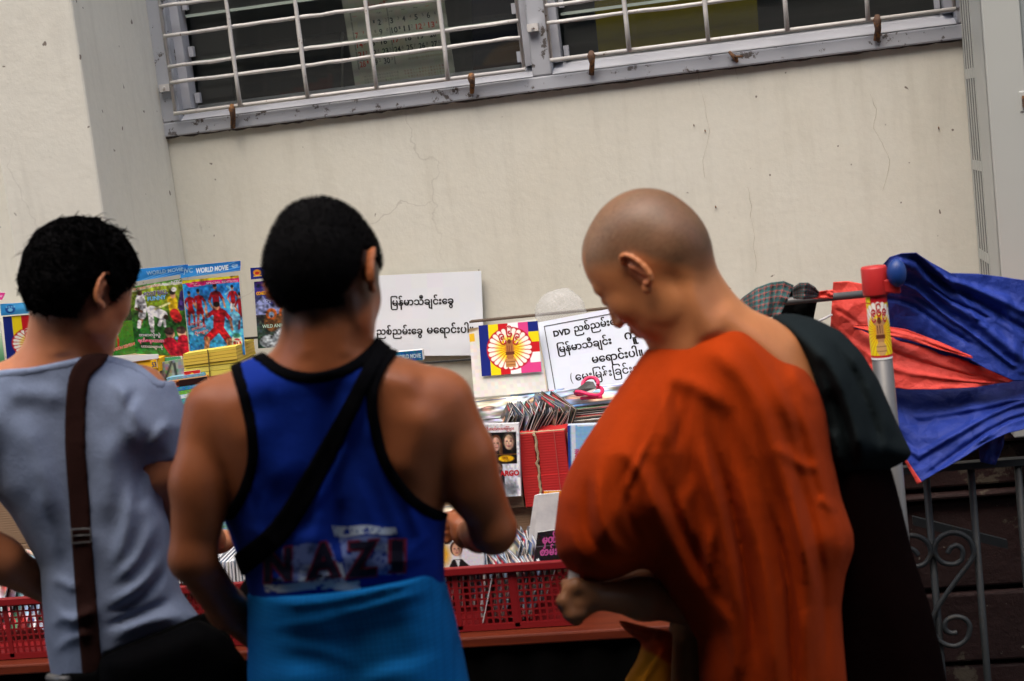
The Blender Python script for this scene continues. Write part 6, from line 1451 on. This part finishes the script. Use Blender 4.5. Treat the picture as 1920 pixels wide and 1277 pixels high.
    solid('body', F, skinmat('tan_skin', C8(140, 84, 56)), t_, colfn=col)
    # orange robe
    fb = [under(base, .17, .05), under(base, -.15, .05)]
    rb = [(1219, 660), (1232, 648), (1262, 624), (1300, 602), (1335, 590), (1372, 586), (1408, 597), (1443, 626), (1482, 661), (1516, 690), (1541, 735), (1552, 775), (1562, 850), (1577, 930), (1602, 1000), (1603, 1030), (1586, 1080), (1578, 1140), (1582, 1200), (1589, 1277), (1600, 1420), fb[0], fb[1], (1330, 1420),
          (1311, 1277), (1308, 1200), (1290, 1170), (1262, 1130), (1240, 1095), (1218, 1066), (1195, 1068), (1165, 1082), (1125, 1092), (1085, 1086), (1062, 1064), (1044, 1040), (1039, 1000), (1048, 930), (1068, 880), (1092, 838), (1125, 790), (1168, 728)]
    O = Field([base[0]-.46, base[1]-.34, .02], [base[0]+.30, base[1]+.40, 1.55], ([], [(-9, 9, .0045)], [(.02, .78, .011)]), .0036)
    D = np.zeros(_ru.shape)
    F_ = [([(1345, 600), (1400, 640), (1450, 720), (1500, 830)], .014, 16), ([(1262, 640), (1330, 650), (1390, 700), (1440, 800), (1480, 950)], .016, 22), ([(1235, 690), (1245, 780), (1250, 860)], .010, 15), ([(1262, 690), (1275, 790), (1262, 860)], -.010, 11),
          ([(1180, 760), (1130, 850), (1100, 950)], .012, 26), ([(1290, 780), (1330, 900), (1370, 1060), (1400, 1277)], .020, 17), ([(1312, 770), (1350, 880), (1392, 1040), (1420, 1277)], -.013, 10),
          ([(1360, 800), (1405, 960), (1440, 1120), (1462, 1400)], .018, 15), ([(1408, 830), (1440, 950), (1478, 1100), (1490, 1400)], -.012, 9), ([(1430, 760), (1470, 900), (1512, 1060), (1530, 1300)], .019, 15), ([(1460, 780), (1500, 900), (1540, 1060), (1552, 1300)], -.013, 9),
          ([(1490, 720), (1530, 850), (1560, 960), (1580, 1040)], .013, 12), ([(1530, 760), (1500, 720), (1480, 670)], .008, 10), ([(1545, 880), (1500, 870), (1450, 830)], .008, 10), ([(1570, 960), (1530, 930)], .008, 9),
          ([(1108, 860), (1100, 940), (1110, 1010), (1150, 1050)], -.012, 10), ([(1120, 880), (1125, 960), (1150, 1020), (1200, 1040)], .014, 13), ([(1170, 900), (1185, 980), (1210, 1030)], -.010, 9), ([(1060, 960), (1080, 1030), (1130, 1062), (1190, 1055), (1225, 1040)], .012, 12),
          ([(1050, 1030), (1090, 1072), (1150, 1078)], -.008, 8), ([(1200, 860), (1230, 960), (1280, 1060), (1340, 1160)], .014, 16), ([(1225, 850), (1262, 950), (1310, 1050), (1360, 1150)], -.011, 10), ([(1150, 820), (1210, 900), (1250, 1000)], .010, 14),
          ([(1330, 1110), (1370, 1180), (1385, 1300)], .014, 13), ([(1300, 880), (1285, 960), (1300, 1040)], .009, 13), ([(1340, 960), (1330, 1060), (1350, 1130)], .008, 10),
          ([(1500, 1080), (1510, 1200), (1520, 1400)], .012, 12), ([(1200, 700), (1300, 720), (1380, 780)], .010, 18), ([(1580, 1000), (1575, 1050), (1560, 1100)], .008, 10)]
    for pts, a, s in F_: ridge(D, pts, a*1.15, s, taper=(.35, .3))
    G = [[(1262, 640), (1200, 720), (1120, 850), (1070, 990)], [(1285, 630), (1250, 760), (1215, 900), (1160, 1060)], [(1310, 615), (1300, 780), (1310, 960), (1350, 1180), (1370, 1400)], [(1350, 605), (1380, 780), (1420, 980), (1450, 1200), (1460, 1450)], [(1400, 610), (1460, 760), (1500, 940), (1530, 1120), (1540, 1450)], [(1450, 630), (1520, 780), (1560, 940), (1585, 1060)]]
    rr = random.Random(12); tt_ = np.linspace(0, 1, 12)
    for i in range(64):
        x = rr.uniform(0, 4.99); k = int(x); f_ = x-k; a_ = rr.uniform(0, .45); b_ = min(1, a_+rr.uniform(.3, .6)); ph = rr.uniform(0, 6)
        t2 = a_+(b_-a_)*tt_; c1 = curve_eval(G[k], t2); c2 = curve_eval(G[k+1], t2); cc = c1*(1-f_)+c2*f_; cc[:, 0] += 7*np.sin(tt_*5+ph)
        am = rr.uniform(.0028, .0062)*(1 if rr.random() < .62 else -1); crease(D, [tuple(p) for p in cc], am, rr.uniform(7, 13), (.4, .4))
    wrinkles(D, .0005, 4, 7, 8)
    wr = lambda u, v: 2.50+.109*(v-800)/1000-.06*np.exp(-((u-1130)/140.0)**2)*np.clip((v-700)/150, 0, 1)
    O.inflate(rb, wr, .150, .115, D, .02, bl=1.4)
    O.cone(Q(1285, 730, 2.45), .065, Q(1195, 900, 2.43), .066, .06)
    robe = solid('robe', O, None or (lambda: None)() or fabric('orange_robe_cotton', (.36, .036, .002), .9, 800, .05, .12, .25), t_)
    # rolled collar edge of the robe
    pts = spl([(1224, 655), (1262, 622), (1300, 603), (1340, 590), (1385, 592), (1430, 605), (1470, 628), (1506, 668), (1534, 716)], 4)
    bm = bmesh.new(); bm.from_mesh(robe.data); bvh = BVHTree.FromBMesh(bm); bm.free()
    # yellow and tan inner robe under the elbow
    I = Field([base[0]-.36, base[1]-.2, .05], [base[0]+.1, base[1]+.42, 1.12], ([], [], [(.05, .5, .010)]), .0048)
    fb2 = [under(base, -.02, .08), under(base, -.16, .08)]
    inn = [(1262, 1110), (1330, 1110), (1345, 1277), fb2[0], fb2[1], (1252, 1400), (1250, 1277), (1252, 1200)]
    D3 = np.zeros(_ru.shape); ridge(D3, [(1285, 1190), (1288, 1300)], .006, 16)
    I.inflate(inn, drop(2.62, 1200, .1), .07, .04, D3, .01, bl=1.0)
    solid('tan_undercloth', I, fabric('tan_cotton', C8(140, 104, 74), .85, 700, .1), t_)
    I2 = Field([base[0]-.42, base[1]-.2, .4], [base[0]+.1, base[1]+.35, 1.02], ([], [], []), .0046)
    yl = [(1150, 1158), (1200, 1172), (1262, 1185), (1258, 1277), (1262, 1420), (1190, 1420), (1170, 1277), (1195, 1235), (1205, 1205), (1175, 1185)]
    D4 = np.zeros(_ru.shape)
    for p_, a, s in (([(1240, 1190), (1205, 1240), (1180, 1277)], .010, 7), ([(1250, 1210), (1215, 1260), (1195, 1300)], .010, 7), ([(1225, 1185), (1205, 1215), (1176, 1262)], -.008, 5)): ridge(D4, p_, a, s)
    I2.inflate(yl, drop(2.53, 1200, .1), .05, .03, D4, .01, bl=.8)
    def yc(co):
        u, v, w = np.array([proj(p) for p in co]).T; n = len(co); k = sstep(-6, 6, (v-1190)*1.0+(1190-u)*.55-18); return lerp(np.tile(C8(178, 62, 14), (n, 1)), np.tile(C8(205, 130, 22), (n, 1)), k)
    solid('inner_robe', I2, vcol('orange_yellow_cotton', .85, 0, 60, .2), t_, colfn=yc)
    # black cloth over the far shoulder and its dark fall
    K = Field([base[0]-.12, base[1]-.3, .02], [base[0]+.42, base[1]+.45, 1.52], ([], [], [(.02, .8, .011)]), .0048)
    bk = [(1440, 596), (1462, 588), (1490, 588), (1530, 598), (1578, 622), (1618, 664), (1648, 714), (1678, 784), (1700, 830), (1712, 852), (1700, 864), (1668, 880), (1620, 900), (1580, 910), (1540, 880), (1500, 760), (1480, 660)]
    D5 = np.zeros(_ru.shape)
    for p_, a, s in (([(1500, 620), (1560, 690), (1600, 790), (1620, 880)], .020, 18), ([(1540, 620), (1600, 700), (1640, 800), (1660, 860)], -.012, 9), ([(1570, 630), (1630, 710), (1680, 830)], .016, 14), ([(1560, 720), (1590, 820), (1600, 890)], -.014, 9), ([(1560, 800), (1575, 880)], .016, 12), ([(1480, 610), (1530, 680), (1555, 760)], .010, 12)): ridge(D5, p_, a*1.3, s*.8, taper=(.25, .2))
    wrinkles(D5, .002, 3, 7, 9)
    K.inflate(bk, lambda u, v: 2.56+.109*(v-700)/1000, .115, .07, D5, .015, bl=1.2)
    solid('shoulder_cloth', K, fabric('charcoal_cloth', (.012, .017, .019), .9, 700, .12), t_)
    K2 = Field([base[0]-.12, base[1]-.3, .02], [base[0]+.42, base[1]+.45, 1.20], ([], [], [(.02, .8, .011)]), .006)
    fb3 = [under(base, .32, .05, .05), under(base, .02, .05, .05)]
    dk_ = [(1540, 840), (1640, 830), (1672, 880), (1690, 950), (1712, 1040), (1742, 1130), (1762, 1210), (1775, 1277), (1800, 1420), fb3[0], fb3[1], (1520, 1277), (1520, 1000)]
    K2.inflate(dk_, lambda u, v: 2.60+.109*(v-900)/1000, .11, .08, None, .015, bl=1.5)
    solid('dark_underrobe', K2, fabric('dark_maroon_cloth', (.004, .0012, .0012), .95, 700, .05), t_)
    a = [Q(u, v, 2.425) for u, v in ((1066, 1070), (1086, 1078), (1092, 1102), (1064, 1100))]; b = [p+fw*.004 for p in a]
    o = MB().raw(a+b, [(0, 1, 2, 3), (7, 6, 5, 4), (0, 4, 5, 1), (1, 5, 6, 2), (2, 6, 7, 3), (3, 7, 4, 0)]).build('folded_note', MWP); setp(o, 'small folded white paper held in the hand of the monk', 'paper')
person_monk()

# ------------------------------------------------------------------ the dark haired man in the grey T-shirt
def person_left():
    c = Q(151, 540, 2.50); R = rotm(math.radians(-30), math.radians(18), math.radians(6)); S = .865
    base = foot_at(190, 1150, 2.56)
    t_ = thing('person', 'dark haired man seen from behind in a grey blue T-shirt at the left edge', 'person', base)
    lo = [base[0]-.42, base[1]-.28, -.02]; hi = [base[0]+.32, base[1]+.42, 1.74]
    F = Field(lo, hi, ([], [], [(-.02, .9, .011), (.9, 1.34, .006), (1.34, 1.74, .0032)]), .0048)
    head(F, c, R, S)
    nk = [(66, 560), (62, 610), (52, 645), (20, 672), (-30, 690), (-60, 760), (300, 780), (290, 700), (235, 686), (196, 672), (184, 650), (186, 600), (186, 560)]
    D = np.zeros(_ru.shape); ridge(D, [(105, 590), (115, 670)], .006, 20)
    F.inflate(nk, drop(2.55, 620, .109), .080, .062, D, .03, bl=2.2); F.cone(Q(130, 560, 2.52), .052, Q(118, 690, 2.56), .062, .03)
    F.cone(Q(150, 820, 2.62), .085, Q(240, 1200, 2.70), .075, .05)
    px = 2.52/FPX
    F.cone(Q(262, 740, 2.55), .048, Q(300, 880, 2.57), .042, .02); F.cone(Q(300, 880, 2.57), .040, Q(330, 960, 2.68), .036, .02); F.cone(Q(330, 960, 2.68), .034, Q(400, 1010, 2.88), .024, .02); F.ell(Q(412, 1016, 2.93), (.030, .042, .022), None, .012)
    for j in range(4): a = Q(412+4*j, 1010+5*j, 2.97); F.cone(a, .0085, a+[.006, .035, -.012], .007, .004)
    F.cone(Q(-85, 800, 2.54), .048, Q(-95, 980, 2.54), .040, .02); F.cone(Q(-95, 985, 2.54), .040, Q(0, 1050, 2.60), 42*px, .02); F.cone(Q(0, 1050, 2.60), 42*px, Q(100, 1110, 2.72), .026, .02); F.ell(Q(120, 1122, 2.77), (.03, .04, .022), None, .012)
    for j in range(4): a = Q(122+5*j, 1118+4*j, 2.81); F.cone(a, .0085, a+[.01, .032, -.012], .007, .004)
    feet(F, base, .10)
    sk = C8(176, 112, 76)
    def col(co):
        n = len(co); loc = (co-c)@R/S; x, y, z = loc.T; out = np.tile(np.array(sk), (n, 1)); inh = np.linalg.norm(loc, axis=1) < .17
        m = inh*sstep(-.02, .01, z+.062-.9*np.maximum(y+.02, 0))*sstep(.07, .05, y)*(np.abs(x) < .0795); return lerp(out, np.tile(C8(40, 28, 24), (n, 1)), m*.85)
    solid('body', F, skinmat('light_brown_skin', C8(140, 84, 58)), t_, colfn=col)
    def line(x, y, z):
        nape = z+.060-1.0*np.maximum(y+.02, 0); front = .078+.25*z-y; side = z-.018+np.where(y < -.03, .2, 0)*np.minimum(1, (-y-.03)/.02)+np.where(np.abs(x) < .05, .2, 0)+np.where(y > .018, .03, 0); return np.minimum(np.minimum(nape, front), side)
    haircap(F, c, R, S, .009, line, 'hair', t_, MHAIR, 19000, .025, 5, .40, .0008, False, .0011, True)
    # T-shirt
    T = Field([base[0]-.42, base[1]-.30, .84], [base[0]+.32, base[1]+.34, 1.52], ([], [], []), .0048)
    sh = [(-110, 760), (-60, 710), (0, 600), (60, 560), (145, 560), (210, 640), (232, 676), (268, 692), (300, 720), (326, 760), (345, 800), (330, 860), (300, 868), (288, 880), (302, 930), (318, 985), (326, 1050), (340, 1110), (376, 1158), (400, 1340), (110, 1340), (98, 1277), (84, 1200), (80, 1140), (75, 1065), (46, 1010), (20, 965), (-5, 935), (-30, 880), (-110, 900)]
    D = np.zeros(_ru.shape)
    for p_, a, s in (([(200, 700), (235, 740), (250, 800), (262, 850)], .012, 14), ([(262, 720), (240, 770), (265, 830)], -.010, 10), ([(215, 690), (262, 700), (290, 740)], .008, 12), ([(320, 780), (290, 830), (268, 855)], .010, 11), ([(275, 870), (262, 900), (268, 960)], -.012, 12),
                      ([(300, 960), (262, 1040), (205, 1100)], .009, 12), ([(318, 1020), (270, 1090), (200, 1140)], .010, 11), ([(322, 1050), (272, 1115), (190, 1155)], -.010, 8), ([(250, 900), (235, 1000), (205, 1080)], .008, 14), ([(90, 1130), (130, 1160), (190, 1140)], .010, 11), ([(85, 1180), (120, 1160), (150, 1180)], .010, 9),
                      ([(92, 1230), (130, 1200), (180, 1185)], .009, 9), ([(200, 1200), (280, 1165), (370, 1150)], .010, 12), ([(190, 1180), (260, 1150), (340, 1120)], -.010, 9), ([(90, 1100), (110, 1090), (150, 1110)], .008, 10), ([(30, 760), (70, 880), (100, 1000)], .010, 30), ([(60, 900), (95, 990), (110, 1080)], .006, 14), ([(0, 740), (80, 740), (130, 760)], .006, 20), ([(210, 800), (205, 900), (190, 1000)], .008, 26)):
        ridge(D, p_, a, s, taper=(.3, .3))
    D *= 1.35; wrinkles(D, .0018, 5, 7, 15)
    T.inflate(sh, drop(2.60, 850, .109), .125, .09, D, .02, bl=1.2)
    T.cone(Q(262, 735, 2.565), .060, Q(306, 862, 2.585), .058, .03)
    nl = spl([(-120, 760), (-60, 716), (-10, 697), (60, 690), (120, 678), (170, 668), (215, 670), (262, 686), (300, 716)])
    mask = [tuple(p) for p in nl]+[(420, 700), (420, 862), (330, 864), (272, 872), (262, 884), (300, 884), (420, 1000), (420, 1140), (378, 1158), (290, 1190), (192, 1228), (188, 1262), (96, 1282), (-200, 1282), (-200, 760)]
    T.clip(mask, .004, .5)
    mt = fabric('heather_grey_jersey', C8(124, 137, 163), .9, 500, .15, .12, .35)
    shirt = solid('t_shirt', T, mt, t_)
    Cb = T.copy(); Cb.f -= .0012; Cb.clip(blur(9-np.abs(linedist(nl)[0]-5), .5), .003); solid('collar', Cb, mt, shirt)
    ss_ = spl([(262, 690), (255, 740), (262, 800), (272, 870)]); Cb = T.copy(); Cb.f -= .0010; Cb.clip(blur(2.6-linedist(ss_)[0], .3), .002); solid('sleeve_seam', Cb, mt, shirt)
    # trousers and belt
    Pn = Field([base[0]-.34, base[1]-.26, .03], [base[0]+.34, base[1]+.36, 1.10], ([], [], [(.03, .7, .011)]), .006)
    fb = [under(base, .2, .06), under(base, -.18, .06)]
    Pn.inflate([(118, 1120), (366, 1090), (440, 1205), (462, 1300), fb[0], fb[1], (100, 1420), (104, 1277)], drop(2.60, 1150, .1), .115, .08, None, .02, bl=1.5)
    Pn.clip([(-300, 1262), (180, 1262), (192, 1226), (290, 1188), (378, 1150), (600, 1140), (3000, 1100), (3000, 3100), (-600, 3100)], .006, .6)
    solid('trousers', Pn, fabric('black_trousers', (.002, .002, .002), .9, 600, .05), t_)
    MB().tube([Q(92, 1270, 2.51), Q(112, 1274, 2.485), Q(128, 1275, 2.475)], .007, 8).build('belt', MSTEEL, t_, True)
    # bag on a brown strap
    sb = thing('shoulder_bag', 'brown webbing strap with a metal slider carrying a black bag on the grey T-shirt', 'bag', Q(170, 1270, 2.46))
    st = spl([(196, 640), (182, 668), (152, 700), (143, 750), (141, 830), (147, 920), (153, 1005), (160, 1100), (168, 1200), (176, 1290)])
    d, TT = linedist(st); T2 = T.copy(); T2.f -= .0042; T2.clip(blur(19.5-d, .6), .003); T2.clip([(60, 640), (260, 640), (260, 1300), (60, 1300)], .003, .3)
    solid('strap', T2, fabric('brown_webbing', (.030, .013, .011), .75, 500, .1), sb)
    bm = bmesh.new(); bm.from_mesh(shirt.data); bvh = BVHTree.FromBMesh(bm); bm.free()
    def onto(u, v, off): r = Vector(ray(u, v)).normalized(); h = bvh.ray_cast(Vector(CAM), r); return (np.array(h[0])-np.array(r)*off) if h[0] is not None else Q(u, v, 2.47)
    pts = [onto(u, v, .010) for u, v in ((133, 993), (169, 991), (171, 1016), (135, 1019), (133, 993))]
    MB().tube(pts, .0014, 6).tube([onto(134, 1005, .009), onto(170, 1003, .009)], .0012, 6).build('metal_slider', MSTEEL, sb, True)
    bb = Field([base[0]-.1, base[1]-.34, .60], [base[0]+.36, base[1]+.2, 1.10], ([], [], []), .006)
    bb.inflate([(186, 1232), (230, 1216), (300, 1190), (372, 1160), (420, 1185), (462, 1240), (480, 1400), (220, 1420), (184, 1330)], drop(2.50, 1200, .1), .06, .05, None, .01, bl=1.5)
    solid('bag_body', bb, fabric('black_nylon', (.002, .002, .0025), .7, 500, .05), sb)
person_left()
